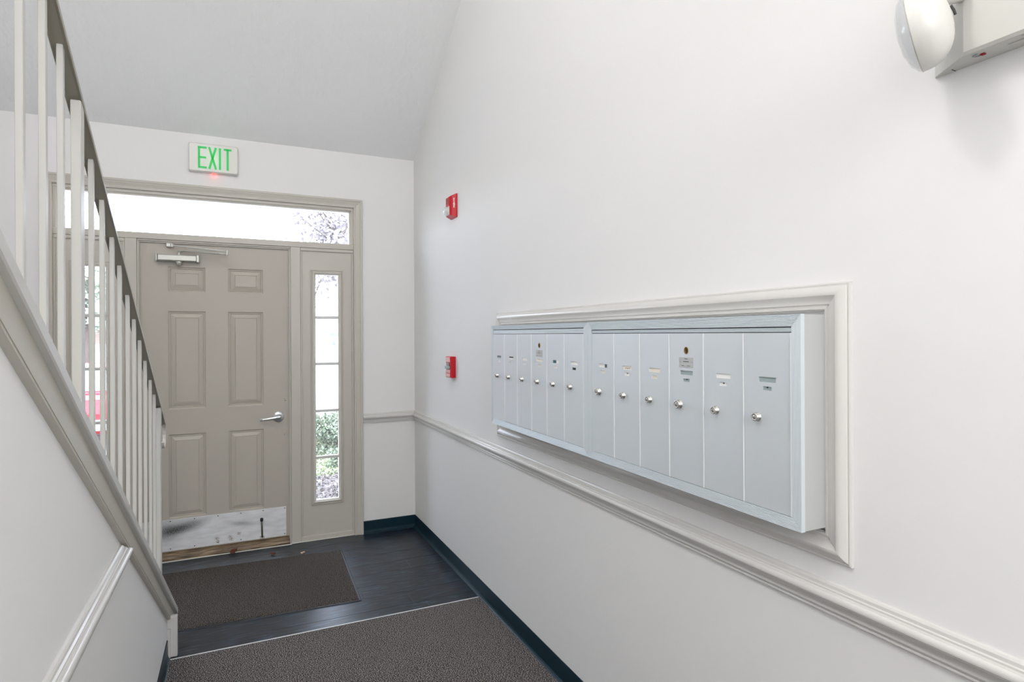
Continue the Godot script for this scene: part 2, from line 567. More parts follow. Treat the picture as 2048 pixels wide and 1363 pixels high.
# ---------------------------------------------------------------- room shell
func shell() -> void:
	var zf := (CFLAT - CY0) / CSL          # where the slope meets the level ceiling
	# right wall: grey paint below the chair rail, white above
	var st := begin()
	box(st, Vector3(WR, 0.82, WF), Vector3(WR + 0.15, 4.45, WB))
	var o := obj("wall_right", st, M.wall_white)
	st = begin()
	box(st, Vector3(WR, -0.1, WF), Vector3(WR + 0.15, 0.82, WB))
	also(o, st, M.wall_grey)
	tag(o, "tall white wall on the right carrying the mailboxes, light grey below its chair rail", "wall", "", "structure")
	# entry wall with the opening of the door, sidelights and transom
	var at := func(u: float, v: float, d: float) -> Vector3: return Vector3(u, v, WF - d)
	st = begin()
	sheet(st, Rect2(WL - 0.15, 0.82, WR + 0.30 - WL, 2.05), [Rect2(-0.985, 0.5, 1.739, 1.825)], at, 0.15)
	o = obj("wall_far", st, M.wall_white)
	st = begin()
	sheet(st, Rect2(WL - 0.15, -0.1, WR + 0.30 - WL, 0.92), [Rect2(-0.985, -0.2, 1.739, 1.1)], at, 0.15)
	also(o, st, M.wall_grey)
	tag(o, "end wall around the entry door, white above and warm grey below the rail", "wall", "", "structure")
	# wall beyond the stair, wall behind the viewer
	st = begin()
	box(st, Vector3(WL - 0.15, -0.1, WF), Vector3(WL, 4.45, WB))
	tag(obj("wall_left", st, M.wall_white), "white wall on the far side of the stair", "wall", "", "structure")
	st = begin()
	box(st, Vector3(WL - 0.15, -0.1, WB), Vector3(WR + 0.15, 4.45, WB + 0.15))
	tag(obj("wall_back", st, M.wall_white), "white wall behind the viewer closing the hall", "wall", "", "structure")
	# sloping ceiling turning level
	st = begin()
	var y0 := CY0 + CSL * WF
	var A := []
	var B := []
	for q in [Vector2(WF - 0.1, y0 - 0.1 * CSL), Vector2(zf, CFLAT), Vector2(zf, CFLAT + 0.25), Vector2(WF - 0.1, y0 + 0.2)]:
		A.append(Vector3(WL - 0.1, q.y, q.x)); B.append(Vector3(WR + 0.1, q.y, q.x))
	loft(st, A, B)
	tag(obj("ceiling", st, M.ceiling_paint), "textured grey-white ceiling sloping up from the entry wall", "ceiling", "", "structure")
	st = begin()
	box(st, Vector3(WL - 0.1, CFLAT, zf), Vector3(WR + 0.1, CFLAT + 0.25, WB + 0.1))
	tag(obj("ceiling", st, M.ceiling_paint), "level ceiling over the landing behind the viewer", "ceiling", "", "structure")
	# wall under the stair: its top follows the stringer
	for k in 2:
		var lo: float = 0.0 if k == 0 else 0.82
		var pts := []
		if k == 0:
			pts = [Vector2(-3.0, -0.1), Vector2(WB, -0.1), Vector2(WB, 0.82), Vector2(stair_y(0.82), 0.82), Vector2(-3.0, 2.02 - 3.0 * 0.6135)]
		else:
			pts = [Vector2(stair_y(0.82), 0.82), Vector2(WB, 0.82), Vector2(WB, 2.16), Vector2(0.3, 2.16), Vector2(stair_y(1.9), 1.9)]
		A = []
		B = []
		for q in pts:
			A.append(Vector3(WS, q.y, q.x)); B.append(Vector3(WS - 0.1, q.y, q.x))
		st = begin()
		loft(st, A, B)
		if k == 0:
			o = obj("wall_stair", st, M.wall_grey)
		else:
			also(o, st, M.wall_white)
	tag(o, "low wall under the stair, white above its chair rail and grey below", "wall", "", "structure")
	# cove baseboards
	var cove := [Vector2(0, 0), Vector2(0.018, 0), Vector2(0.0165, 0.003), Vector2(0.011, 0.007), Vector2(0.0065, 0.014), Vector2(0.0045, 0.024), Vector2(0.004, 0.084), Vector2(0.0025, 0.0885), Vector2(0, 0.0885)]
	st = begin()
	var Pa := lay(cove, Vector3(WR, 0, WB), Vector3.LEFT, Vector3.UP)
	var Pb := []
	for q in cove:
		Pb.append(Vector3(WR - q.x, q.y, WF + q.x))
	loft(st, Pa, Pb)
	tag(obj("baseboard_right", st, M.baseboard_vinyl), "dark blue-black vinyl cove baseboard along the mailbox wall", "baseboard", "", "structure")
	st = begin()
	loft(st, Pb, lay(cove, Vector3(0.8155, 0, WF), Vector3.BACK, Vector3.UP))
	tag(obj("baseboard_far", st, M.baseboard_vinyl), "short dark vinyl baseboard between door casing and corner", "baseboard", "", "structure")
	st = begin()
	loft(st, lay(cove, Vector3(WS, 0, -2.985), Vector3.RIGHT, Vector3.UP), lay(cove, Vector3(WS, 0, WB), Vector3.RIGHT, Vector3.UP))
	tag(obj("baseboard_stair", st, M.baseboard_vinyl), "dark vinyl baseboard at the foot of the stair wall", "baseboard", "", "structure")

func stair_y(y: float) -> float:      # z at which the stringer's lower edge reaches height y
	return (y - 2.011) / 0.6135

# ---------------------------------------------------------------- floor
func floor_and_mats() -> void:
	var st := begin()
	box(st, Vector3(WL - 0.1, -0.14, WF - 0.05), Vector3(WR + 0.1, -0.004, WB + 0.1))
	var fl := obj("floor", st, M.joint_grey)
	tag(fl, "dark grey wood-look vinyl plank floor between the two mats", "floor", "", "structure")
	var rows := [-4.318, -4.161, -4.006, -3.85, -3.695, -3.54, -3.384, -3.229, -3.071, -2.93]
	var starts := [-0.95, -0.008, -0.55, -1.15, -0.25, -0.75, 0.613, 0.845, 0.910]
	for i in rows.size() - 1:
		var x: float = starts[i]
		while x > WL: x -= 1.21
		while x < WR:
			var x0 := maxf(x, WL)
			var x1 := minf(x + 1.21, WR)
			if x1 - x0 > 0.02:
				st = begin()
				box(st, Vector3(x0 + 0.0011, -0.004, rows[i] + 0.0007), Vector3(x1 - 0.0011, 0.0, rows[i + 1] - 0.0007), 0.0009)
				obj("plank", st, M["plank_%d" % rng.randi_range(0, 3)], fl)
			x += 1.21
	# fitted carpet with its thin pale edge strip
	var cp := thing("carpet", "brown-grey loop carpet covering the hall floor in the foreground", "carpet", Vector3(0.45, 0, 0))
	st = begin()
	box(st, Vector3(WS, -0.004, -2.972), Vector3(WR - 0.018, 0.005, WB))
	obj("pile", st, M.carpet_pile, cp)
	st = begin()
	box(st, Vector3(WS + 0.003, 0.0, -2.982), Vector3(WR - 0.019, 0.0058, -2.972), 0.002)
	obj("edge_strip", st, M.strip_white, cp)
	rooted(cp)
	# entrance mat: rubber sheet with a low loop field inside its border
	var mt := thing("entrance_mat", "brown-grey entrance mat with a black rubber border before the door", "floor mat", Vector3(0, 0, -3.62))
	st = begin()
	var zn := [-3.247, -3.205]        # the near edge is not quite square
	var loop := func(ins: float, y: float) -> Array:
		return [Vector3(-0.62 + ins, y, -3.262 - ins), Vector3(0.598 - ins, y, -3.208 - ins), Vector3(0.622 - ins, y, -4.035 + ins), Vector3(-0.60 + ins, y, -4.085 + ins)]
	loft(st, loop.call(0.0, 0.0005), loop.call(0.004, 0.004))
	obj("rubber_border", st, M.black_rubber, mt)
	st = begin()
	loft(st, loop.call(0.013, 0.004), loop.call(0.018, 0.0085))
	obj("pile_field", st, M.mat_pile, mt)
	rooted(mt)

# ---------------------------------------------------------------- chair rails
func rail_profile() -> Array:
	var p := [Vector2(0, 0), Vector2(0.007, 0), Vector2(0.009, 0.002), Vector2(0.009, 0.005), Vector2(0.006, 0.0065), Vector2(0.006, 0.0085), Vector2(0.010, 0.010), Vector2(0.0115, 0.013)]
	for i in 7:      # cove
		var a := i / 6.0
		p.append(Vector2(0.0115 + 0.0105 * a * a, 0.015 + 0.019 * a))
	for i in range(1, 9):     # round nose
		var a := i / 8.0 * PI * 0.8
		p.append(Vector2(0.0175 + 0.0075 * cos(a - 0.5), 0.0415 + 0.0105 * sin(a - 0.5)))
	p.append_array([Vector2(0.0125, 0.0545), Vector2(0.0125, 0.058), Vector2(0.0085, 0.0595), Vector2(0.008, 0.066), Vector2(0.005, 0.070), Vector2(0, 0.0715)])
	return p

func chair_rails() -> void:
	var pr := rail_profile()
	var y := 0.7905
	var corner := []
	for q in pr:
		corner.append(Vector3(WR - q.x, y + q.y, WF + q.x))
	var st := begin()
	loft(st, corner, lay(pr, Vector3(WR, y, WB), Vector3.LEFT, Vector3.UP))
	tag(obj("trim_1", st, M.trim_paint), "long moulded chair rail running along the wall below the mailboxes", "chair rail", "", "structure")
	st = begin()
	loft(st, corner, lay(pr, Vector3(0.814, y, WF), Vector3.BACK, Vector3.UP))
	tag(obj("trim_2", st, M.trim_paint), "short chair rail between the door casing and the corner", "chair rail", "", "structure")
	st = begin()
	# on the stair wall its end is cut to the slope of the stringer
	var A := []
	for q in pr:
		A.append(Vector3(WS + q.x, y + q.y, stair_y(y + q.y) + 0.012))
	loft(st, A, lay(pr, Vector3(WS, y, WB), Vector3.RIGHT, Vector3.UP))
	tag(obj("trim_3", st, M.trim_paint), "glossy chair rail on the stair wall ending at the sloping stringer", "chair rail", "", "structure")

# ---------------------------------------------------------------- entry: casing, door, sidelights, transom
func entry() -> void:
	var cx := -0.1155
	# casing: profile across its width, from the opening outwards, mitred
	var cas := [Vector2(0, 0), Vector2(0, 0.010), Vector2(0.004, 0.012), Vector2(0.010, 0.012), Vector2(0.013, 0.009), Vector2(0.020, 0.010), Vector2(0.030, 0.013), Vector2(0.038, 0.0155), Vector2(0.043, 0.0155), Vector2(0.045, 0.019), Vector2(0.055, 0.020), Vector2(0.059, 0.018), Vector2(0.060, 0.0)]
	var L := -0.985
	var R := 0.754
	var T := 2.325
	var tr := thing("trim_4", "taupe moulded casing framing door, sidelights and transom", "door casing", Vector3(cx, 0, WF), "", "structure")
	var tl := []
	var trc := []
	var bl := []
	var br := []
	for q in cas:
		bl.append(Vector3(L - q.x, 0, WF + q.y)); tl.append(Vector3(L - q.x, T + q.x, WF + q.y))
		br.append(Vector3(R + q.x, 0, WF + q.y)); trc.append(Vector3(R + q.x, T + q.x, WF + q.y))
	for s in [["casing_side", bl, tl], ["casing_side", br, trc], ["casing_head", tl, trc]]:
		var st := begin()
		loft(st, s[1], s[2])
		obj(s[0], st, M.frame_paint, tr)
	rooted(tr)

	# door frame and door
	var d := thing("door_1", "taupe six-panel entry door with lever handle, kick plate and closer", "door", Vector3(cx, 0, WF), "", "structure")
	var st := begin()
	box(st, Vector3(L, 2.027, WF - 0.13), Vector3(R, 2.066, WF + 0.0), 0.002)
	obj("frame_header", st, M.frame_paint, d)
	for s in [-1.0, 1.0]:
		st = begin()
		var a: float = cx + s * 0.4475
		var b: float = cx + s * 0.5105
		box(st, Vector3(a, 0, WF - 0.13), Vector3(b, 2.027, WF - 0.001), 0.002)
		obj("frame_post", st, M.frame_paint, d)
		st = begin()
		box(st, Vector3(a, 0.0, WF - 0.05), Vector3(cx + s * 0.4375, 2.016, WF - 0.008), 0.002)
		box(st, Vector3(cx + s * 0.4375, 0.0, WF - 0.05), Vector3(cx + s * 0.4335, 2.008, WF - 0.016), 0.001)
		obj("door_stop_strip", st, M.frame_paint, d)
	st = begin()
	box(st, Vector3(cx - 0.4475, 2.016, WF - 0.05), Vector3(cx + 0.4475, 2.027, WF - 0.008), 0.002)
	box(st, Vector3(cx - 0.4375, 2.008, WF - 0.05), Vector3(cx + 0.4375, 2.016, WF - 0.016), 0.001)
	obj("door_stop_head", st, M.frame_paint, d)
	st = begin()
	var tp := [Vector2(-0.02, 0.0), Vector2(-0.02, 0.018), Vector2(-0.012, 0.034), Vector2(0.05, 0.052), Vector2(0.10, 0.052), Vector2(0.10, 0.0)]
	var A := []
	var B := []
	for q in tp:
		A.append(Vector3(cx - 0.4475, q.y, WF - q.x - 0.006)); B.append(Vector3(cx + 0.435, q.y, WF - q.x - 0.006))
	loft(st, A, B)
	obj("threshold", st, M.threshold_wood, d)
	st = begin()
	box(st, Vector3(L - 0.055, 0, WF + 0.006), Vector3(cx + 0.4475, 0.006, WF + 0.021), 0.002)
	box(st, Vector3(cx + 0.4475, 0, WF - 0.002), Vector3(R + 0.06, 0.006, WF + 0.006), 0.002)
	obj("caulk_line", st, M.caulk, d)
	# leaf
	var zl := WF - 0.030
	var at := func(u: float, v: float, dd: float) -> Vector3: return Vector3(u, v, zl - dd)
	var rects := []
	for col in [[-0.399, -0.185], [-0.055, 0.160]]:
		for row in [[1.702, 1.863], [0.953, 1.579], [0.261, 0.793]]:
			rects.append(Rect2(col[0], row[0], col[1] - col[0], row[1] - row[0]))
	st = begin()
	sheet(st, Rect2(cx - 0.445, 0.05, 0.882, 1.96), rects, at, 0.044)
	var leaf := obj("door_leaf", st, M.door_paint, d)
	for r in rects:
		st = begin()
		var rings := [[0.0, 0.0], [0.003, 0.0015], [0.006, 0.006], [0.010, 0.0065], [0.013, 0.0045], [0.016, 0.009], [0.040, 0.0015], [0.043, 0.0035], [0.045, 0.001]]
		var pts := []
		for q in rings:
			var rr: Rect2 = r.grow(-q[0])
			pts.append([at.call(rr.position.x, rr.position.y, q[1]), at.call(rr.end.x, rr.position.y, q[1]), at.call(rr.end.x, rr.end.y, q[1]), at.call(rr.position.x, rr.end.y, q[1])])
		for i in pts.size() - 1:
			for k in 4:
				quad(st, pts[i][k], pts[i][(k + 1) % 4], pts[i + 1][(k + 1) % 4], pts[i + 1][k])
		quad(st, pts[-1][0], pts[-1][1], pts[-1][2], pts[-1][3])
		# back of the pressing, so that it is a solid
		box(st, at.call(r.position.x, r.position.y, 0.02), at.call(r.end.x, r.end.y, 0.042))
		obj("raised_panel", st, M.door_paint, leaf)
	# kick plate with its screws
	st = begin()
	box(st, Vector3(cx - 0.438, 0.056, zl), Vector3(0.299, 0.254, zl + 0.0016), 0.0006)
	var kp := obj("kick_plate", st, M.kick_metal, d)
	kp.set_meta("label", "scuffed stainless kick plate")
	for yy in [0.068, 0.243]:
		for k in 6:
			st = begin(true)
			lathe(st, [Vector2(0.0036, 0), Vector2(0.003, 0.0012), Vector2(0, 0.0016)], Transform3D(Basis(Vector3.RIGHT, PI / 2), Vector3(0.289 - k * 0.136, yy, zl + 0.0016)), 8)
			obj("screw", st, M.ink, kp)
	# kick-down holder on the plate
	st = begin()
	box(st, Vector3(0.132, 0.056, zl + 0.0016), Vector3(0.160, 0.075, zl + 0.010), 0.002)
	var hold := obj("door_holder", st, M.steel, d)
	st = begin(true)
	tube(st, [Vector3(0.147, 0.066, zl + 0.012), Vector3(0.1455, 0.12, zl + 0.02), Vector3(0.1435, 0.186, zl + 0.030)], 0.0055, 10)
	obj("holder_arm", st, M.steel_dark, hold)
	st = begin(true)
	lathe(st, [Vector2(0, -0.012), Vector2(0.009, -0.009), Vector2(0.0105, 0.004), Vector2(0.008, 0.012), Vector2(0, 0.014)], Transform3D(Basis(), Vector3(0.143, 0.190, zl + 0.031)), 14)
	obj("rubber_tip", st, M.black_rubber, hold)
	# lever handle
	st = begin(true)
	lathe(st, [Vector2(0.0, 0.0), Vector2(0.037, 0.0), Vector2(0.037, 0.004), Vector2(0.034, 0.008), Vector2(0.024, 0.0105), Vector2(0.014, 0.012), Vector2(0.014, 0.042), Vector2(0.012, 0.046), Vector2(0, 0.047)], Transform3D(Basis(Vector3.RIGHT, PI / 2), Vector3(0.252, 0.869, zl)), 32)
	var han := obj("door_handle", st, M.chrome, d)
	han.set_meta("label", "satin chrome lever handle")
	st = begin()
	var sect := func(p: Vector3, hw: float, hh: float) -> Array:
		var r := []
		for k in 12:
			var a := TAU * k / 12
			r.append(p + Vector3(0, sin(a) * hh, cos(a) * hw))
		return r
	var secs := [sect.call(Vector3(0.262, 0.870, zl + 0.04), 0.007, 0.0115), sect.call(Vector3(0.235, 0.868, zl + 0.043), 0.007, 0.0105), sect.call(Vector3(0.18, 0.861, zl + 0.045), 0.0055, 0.0085), sect.call(Vector3(0.152, 0.858, zl + 0.043), 0.005, 0.008), sect.call(Vector3(0.136, 0.857, zl + 0.034), 0.005, 0.008)]
	for k in secs.size() - 1:
		loft(st, secs[k], secs[k + 1], true)
	obj("lever", st, M.chrome, han)
	for p in [Vector2(0.292, 0.990), Vector2(0.296, 0.980), Vector2(0.293, 0.747), Vector2(0.297, 0.757)]:
		st = begin(true)
		lathe(st, [Vector2(0.0055, 0), Vector2(0.005, 0.003), Vector2(0.0025, 0.005), Vector2(0, 0.0055)], Transform3D(Basis(Vector3.RIGHT, PI / 2), Vector3(p.x, p.y, zl)), 12)
		obj("bolt_head", st, M.frame_paint, leaf)
	# closer
	st = begin()
	box(st, Vector3(-0.452, 1.893, zl), Vector3(-0.232, 1.934, zl + 0.052), 0.006)
	var cl := obj("door_closer", st, M.closer_metal, d)
	cl.set_meta("label", "silver door closer with folded arm")
	st = begin()
	box(st, Vector3(-0.462, 1.889, zl), Vector3(-0.450, 1.938, zl + 0.056), 0.004)
	box(st, Vector3(-0.236, 1.889, zl), Vector3(-0.218, 1.938, zl + 0.056), 0.004)
	obj("end_cap", st, M.closer_metal, cl)
	st = begin(true)
	lathe(st, [Vector2(0, -0.030), Vector2(0.009, -0.025), Vector2(0.017, -0.012), Vector2(0.019, 0.0), Vector2(0.0, 0.0)], Transform3D(Basis(), Vector3(-0.334, 1.893, zl + 0.028)), 20)
	lathe(st, [Vector2(0.012, 0.0), Vector2(0.012, 0.016), Vector2(0.007, 0.018), Vector2(0.007, 0.026), Vector2(0, 0.026)], Transform3D(Basis(), Vector3(-0.334, 1.934, zl + 0.028)), 16)
	obj("spindle", st, M.closer_metal, cl)
	st = begin()
	var el := Vector3(-0.0570, 1.9540, WF + 0.09)
	tube(st, [Vector3(-0.334, 1.955, zl + 0.028), Vector3(-0.322, 1.957, zl + 0.032), Vector3(-0.302, 1.961, WF + 0.008), el + Vector3(0, -0.014, 0)], 0.009, 10, 0.0055)
	obj("main_arm", st, M.closer_metal, cl)
	st = begin()
	tube(st, [el + Vector3(0, 0.004, 0), Vector3(-0.38, 1.992, WF + 0.008)], 0.0045, 10)
	obj("rod", st, M.closer_metal, cl)
	st = begin()
	lathe(st, [Vector2(0, -0.018), Vector2(0.009, -0.018), Vector2(0.009, 0.012), Vector2(0, 0.012)], Transform3D(Basis(), el), 14)
	obj("elbow", st, M.closer_metal, cl)
	st = begin()
	box(st, Vector3(-0.405, 1.982, zl + 0.004), Vector3(-0.372, 2.006, WF + 0.006), 0.003)
	lathe(st, [Vector2(0, -0.010), Vector2(0.010, -0.010), Vector2(0.010, 0.010), Vector2(0, 0.010)], Transform3D(Basis(), Vector3(-0.372, 1.992, WF + 0.006)), 14)
	obj("arm_bracket", st, M.closer_metal, cl)
	rooted(d)

	# sidelights: panel, raised lite frame, muntins, five panes
	for s in [-1.0, 1.0]:
		var w := thing("window_1" if s < 0 else "window_2", "narrow five-pane sidelight left of the door behind the stair pickets" if s < 0 else "narrow five-pane sidelight on the door's handle side", "window", Vector3(cx + s * 0.69, 0, WF), "", "structure")
		var X := func(v: float) -> float: return cx + s * (v - cx)
		var x0: float = minf(X.call(0.395), X.call(R))
		var x1: float = maxf(X.call(0.395), X.call(R))
		st = begin()
		var pat := func(u: float, v: float, dd: float) -> Vector3: return Vector3(u, v, WF - 0.014 - dd)
		sheet(st, Rect2(x0, 0.0, x1 - x0, 2.027), [Rect2(minf(X.call(0.475), X.call(0.666)), 0.258, 0.191, 1.603)], pat, 0.05)
		obj("sidelight_panel", st, M.frame_paint, w)
		st = begin()
		for k in [[x0, 0.034, x0 + 0.012, 2.004], [x1 - 0.014, 0.034, x1, 2.004], [x0, 2.004, x1, 2.027], [x0, 0.0, x1, 0.034]]:
			box(st, Vector3(k[0], k[1], WF - 0.02), Vector3(k[2], k[3], WF - 0.004), 0.003)
		obj("panel_bead", st, M.frame_paint, w)
		# lite frame, mitred from the same profile on four sides
		var fp := [Vector2(0, 0), Vector2(0.001, 0.006), Vector2(0.005, 0.008), Vector2(0.008, 0.005), Vector2(0.011, 0.0075), Vector2(0.017, 0.012), Vector2(0.022, 0.012), Vector2(0.026, 0.008), Vector2(0.034, 0.002), Vector2(0.034, -0.02), Vector2(0.0, -0.02)]
		var fr := Rect2(minf(X.call(0.461), X.call(0.681)), 0.242, 0.220, 1.636)
		var cs := [[], [], [], []]
		for q in fp:
			var g: Rect2 = fr.grow(-q.x)
			var zz: float = WF - 0.014 + q.y
			cs[0].append(Vector3(g.position.x, g.position.y, zz)); cs[1].append(Vector3(g.end.x, g.position.y, zz))
			cs[2].append(Vector3(g.end.x, g.end.y, zz)); cs[3].append(Vector3(g.position.x, g.end.y, zz))
		for k in 4:
			st = begin()
			loft(st, cs[k], cs[(k + 1) % 4])
			obj("lite_frame", st, M.frame_paint, w)
		var gx0 := fr.position.x + 0.030
		var gx1 := fr.end.x - 0.030
		var ys := [0.273, 0.570, 0.895, 1.223, 1.547, 1.848]
		for k in range(1, 5):
			st = begin()
			box(st, Vector3(gx0, ys[k] - 0.0105, WF - 0.034), Vector3(gx1, ys[k] + 0.0105, WF - 0.014), 0.005)
			obj("muntin", st, M.trim_paint, w)
		for k in 5:
			st = begin()
			box(st, Vector3(gx0, ys[k], WF - 0.0285), Vector3(gx1, ys[k + 1], WF - 0.0250))
			obj("pane", st, M.glass, w)
		rooted(w)
	# transom
	var w3 := thing("window_3", "wide transom window above the door full of white sky", "window", Vector3(cx, 2.2, WF), "", "structure")
	st = begin()
	box(st, Vector3(L, 2.306, WF - 0.13), Vector3(R, T, WF - 0.001), 0.002)
	box(st, Vector3(L + 0.02, 2.293, WF - 0.06), Vector3(R - 0.02, 2.312, WF - 0.012), 0.003)
	obj("transom_head", st, M.frame_paint, w3)
	for s in [-1.0, 1.0]:
		st = begin()
		box(st, Vector3(cx + s * 0.8695, 2.066, WF - 0.13), Vector3(cx + s * 0.852, 2.325, WF - 0.003), 0.002)
		box(st, Vector3(cx + s * 0.858, 2.066, WF - 0.06), Vector3(cx + s * 0.8405, 2.30, WF - 0.014), 0.003)
		obj("transom_jamb", st, M.frame_paint, w3)
	st = begin()
	box(st, Vector3(L + 0.025, 2.062, WF - 0.042), Vector3(R - 0.025, 2.298, WF - 0.037))
	obj("pane", st, M.glass, w3)
	rooted(w3)

# ---------------------------------------------------------------- stair
func slope_bar(st: SurfaceTool, x0: float, x1: float, k0: float, k1: float, z0: float, z1: float, m := 0.6135) -> void:
	loft(st, [Vector3(x0, k0 + m * z0, z0), Vector3(x1, k0 + m * z0, z0), Vector3(x1, k1 + m * z0, z0), Vector3(x0, k1 + m * z0, z0)],
		[Vector3(x0, k0 + m * z1, z1), Vector3(x1, k0 + m * z1, z1), Vector3(x1, k1 + m * z1, z1), Vector3(x0, k1 + m * z1, z1)])

func staircase() -> void:
	var t := thing("staircase", "enclosed stair rising beside the hall, with taupe stringer and sloping cap", "staircase", Vector3(-0.85, 0, -3.0), "", "structure")
	var rise := 0.18
	var run := rise / 0.6135
	for i in 12:
		var z := -2.93 + run * i
		var st := begin()
		box(st, Vector3(WL, rise * i, z), Vector3(WS - 0.1, rise * (i + 1) - 0.03, z + 0.018))
		obj("riser", st, M.stringer_paint, t)
		st = begin()
		box(st, Vector3(WL, rise * (i + 1) - 0.03, z - 0.025), Vector3(WS - 0.1, rise * (i + 1), z + run + 0.018), 0.006)
		obj("tread", st, M.carpet_pile, t)
	var st := begin()
	box(st, Vector3(WL, 2.0, -2.93 + run * 12), Vector3(WS - 0.1, 2.16, WB))
	obj("landing", st, M.carpet_pile, t)
	# stringer board on the wall, cap with its overhang
	st = begin()
	slope_bar(st, WS - 0.10, WS + 0.013, 2.011, 2.080, -3.20, 0.2)
	obj("stringer", st, M.stringer_paint, t)
	st = begin()
	slope_bar(st, WS - 0.02, WS + 0.0142, 2.017, 2.0195, -3.198, 0.2)
	obj("stringer_bead", st, M.stringer_paint, t)
	st = begin()
	var P := [Vector2(WS - 0.115, 2.076), Vector2(WS + 0.0225, 2.076), Vector2(WS + 0.025, 2.079), Vector2(WS + 0.025, 2.102), Vector2(WS + 0.0225, 2.105), Vector2(WS - 0.115, 2.105)]
	var A := []
	var B := []
	for q in P:
		A.append(Vector3(q.x, q.y + 0.6135 * -3.215, -3.215)); B.append(Vector3(q.x, q.y + 0.6135 * 0.2, 0.2))
	loft(st, A, B)
	obj("cap_rail", st, M.rail_paint, t)
	# end board closing the foot of the wall
	st = begin()
	box(st, Vector3(WS - 0.105, 0, -3.032), Vector3(WS + 0.039, 0.178, -3.004), 0.003)
	box(st, Vector3(WS - 0.105, 0, -3.036), Vector3(WS + 0.012, 0.13, -2.990), 0.002)
	obj("end_board", st, M.trim_paint, t)
	rooted(t)

func railing() -> void:
	var t := thing("stair_railing", "taupe metal railing of thin square pickets up the stair", "railing", Vector3(WS, 0, -2.7))
	var k := 2.668
	var m := 0.5708
	var zA := -2.845
	var zB := -0.35
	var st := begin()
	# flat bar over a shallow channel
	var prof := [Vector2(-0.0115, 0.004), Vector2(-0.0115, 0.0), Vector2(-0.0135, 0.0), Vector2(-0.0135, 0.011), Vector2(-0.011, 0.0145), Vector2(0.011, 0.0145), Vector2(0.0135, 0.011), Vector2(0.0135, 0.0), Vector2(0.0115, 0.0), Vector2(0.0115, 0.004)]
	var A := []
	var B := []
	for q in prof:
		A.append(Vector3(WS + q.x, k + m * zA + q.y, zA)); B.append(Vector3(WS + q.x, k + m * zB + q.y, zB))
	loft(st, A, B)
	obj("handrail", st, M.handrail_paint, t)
	# the rail's lower end curls forward, down and back in a loop
	st = begin()
	var path := []
	for i in 15:
		var a := deg_to_rad(112.0 - i * 19.0)
		path.append(Vector3(WS, 0.997 + 0.050 * sin(a), -2.886 - 0.040 * cos(a)))
	path.push_front(Vector3(WS, k + m * -2.835 + 0.008, -2.835))
	for i in path.size() - 1:
		var secs := []
		for e in [i, i + 1]:
			var d: Vector3 = (path[mini(e + 1, path.size() - 1)] - path[maxi(e - 1, 0)]).normalized()
			var nn := Vector3(0, d.z, -d.y) * 0.003
			secs.append([path[e] + nn + Vector3(-0.006, 0, 0), path[e] + nn + Vector3(0.006, 0, 0), path[e] - nn + Vector3(0.006, 0, 0), path[e] - nn + Vector3(-0.006, 0, 0)])
		loft(st, secs[0], secs[1], true)
	obj("rail_loop", st, M.rail_paint, t)
	for z in [0.40, 0.51, 0.62, 0.735, 0.85, 0.962, 1.074, 1.186, 1.293, 1.536, 1.648, 1.768, 1.872, 1.996, 2.111, 2.224, 2.347, 2.475, 2.583]:
		st = begin()
		box(st, Vector3(-0.290, 2.100 - 0.6135 * (z + 0.007), -z - 0.0135), Vector3(-0.2800, k - m * z + 0.004, -z), 0.0012)
		obj("baluster", st, M.rail_paint, t)
	for q in [[1.390, 0.0170, 0.030], [2.672, 0.0170, 0.036]]:
		st = begin()
		box(st, Vector3(-0.290, 2.10 - 0.6135 * (q[0] + q[2]), -q[0] - q[2]), Vector3(-0.290 + q[1], k - m * (q[0] + q[2] * 0.5) + 0.004, -q[0]), 0.0015)
		obj("newel_post", st, M.rail_paint, t)
	rooted(t)

# ---------------------------------------------------------------- mailboxes
func mp(z: float, y: float, x: float) -> Vector3:      # the long box hangs a hair out of level along its lower edge
	var t := (-0.899 - z) / 1.719
	var top := 1.4555 + 0.004 * t
	var bot := 0.9815 + 0.0145 * t
	return Vector3(x, bot + (y - 0.983) / 0.474 * (top - bot), z)

func mbox(st: SurfaceTool, z0: float, z1: float, y0: float, y1: float, x0: float, x1: float) -> void:   # x0 front, x1 back
	var ctr := mp((z0 + z1) / 2, (y0 + y1) / 2, (x0 + x1) / 2)
	var p := func(i: int, j: int, k: int) -> Vector3: return mp([z0, z1][i], [y0, y1][j], [x0, x1][k])
	for k in 2:
		face_out(st, [p.call(0, 0, k), p.call(1, 0, k), p.call(1, 1, k), p.call(0, 1, k)], ctr)
		face_out(st, [p.call(0, k, 0), p.call(1, k, 0), p.call(1, k, 1), p.call(0, k, 1)], ctr)
		face_out(st, [p.call(k, 0, 0), p.call(k, 1, 0), p.call(k, 1, 1), p.call(k, 0, 1)], ctr)

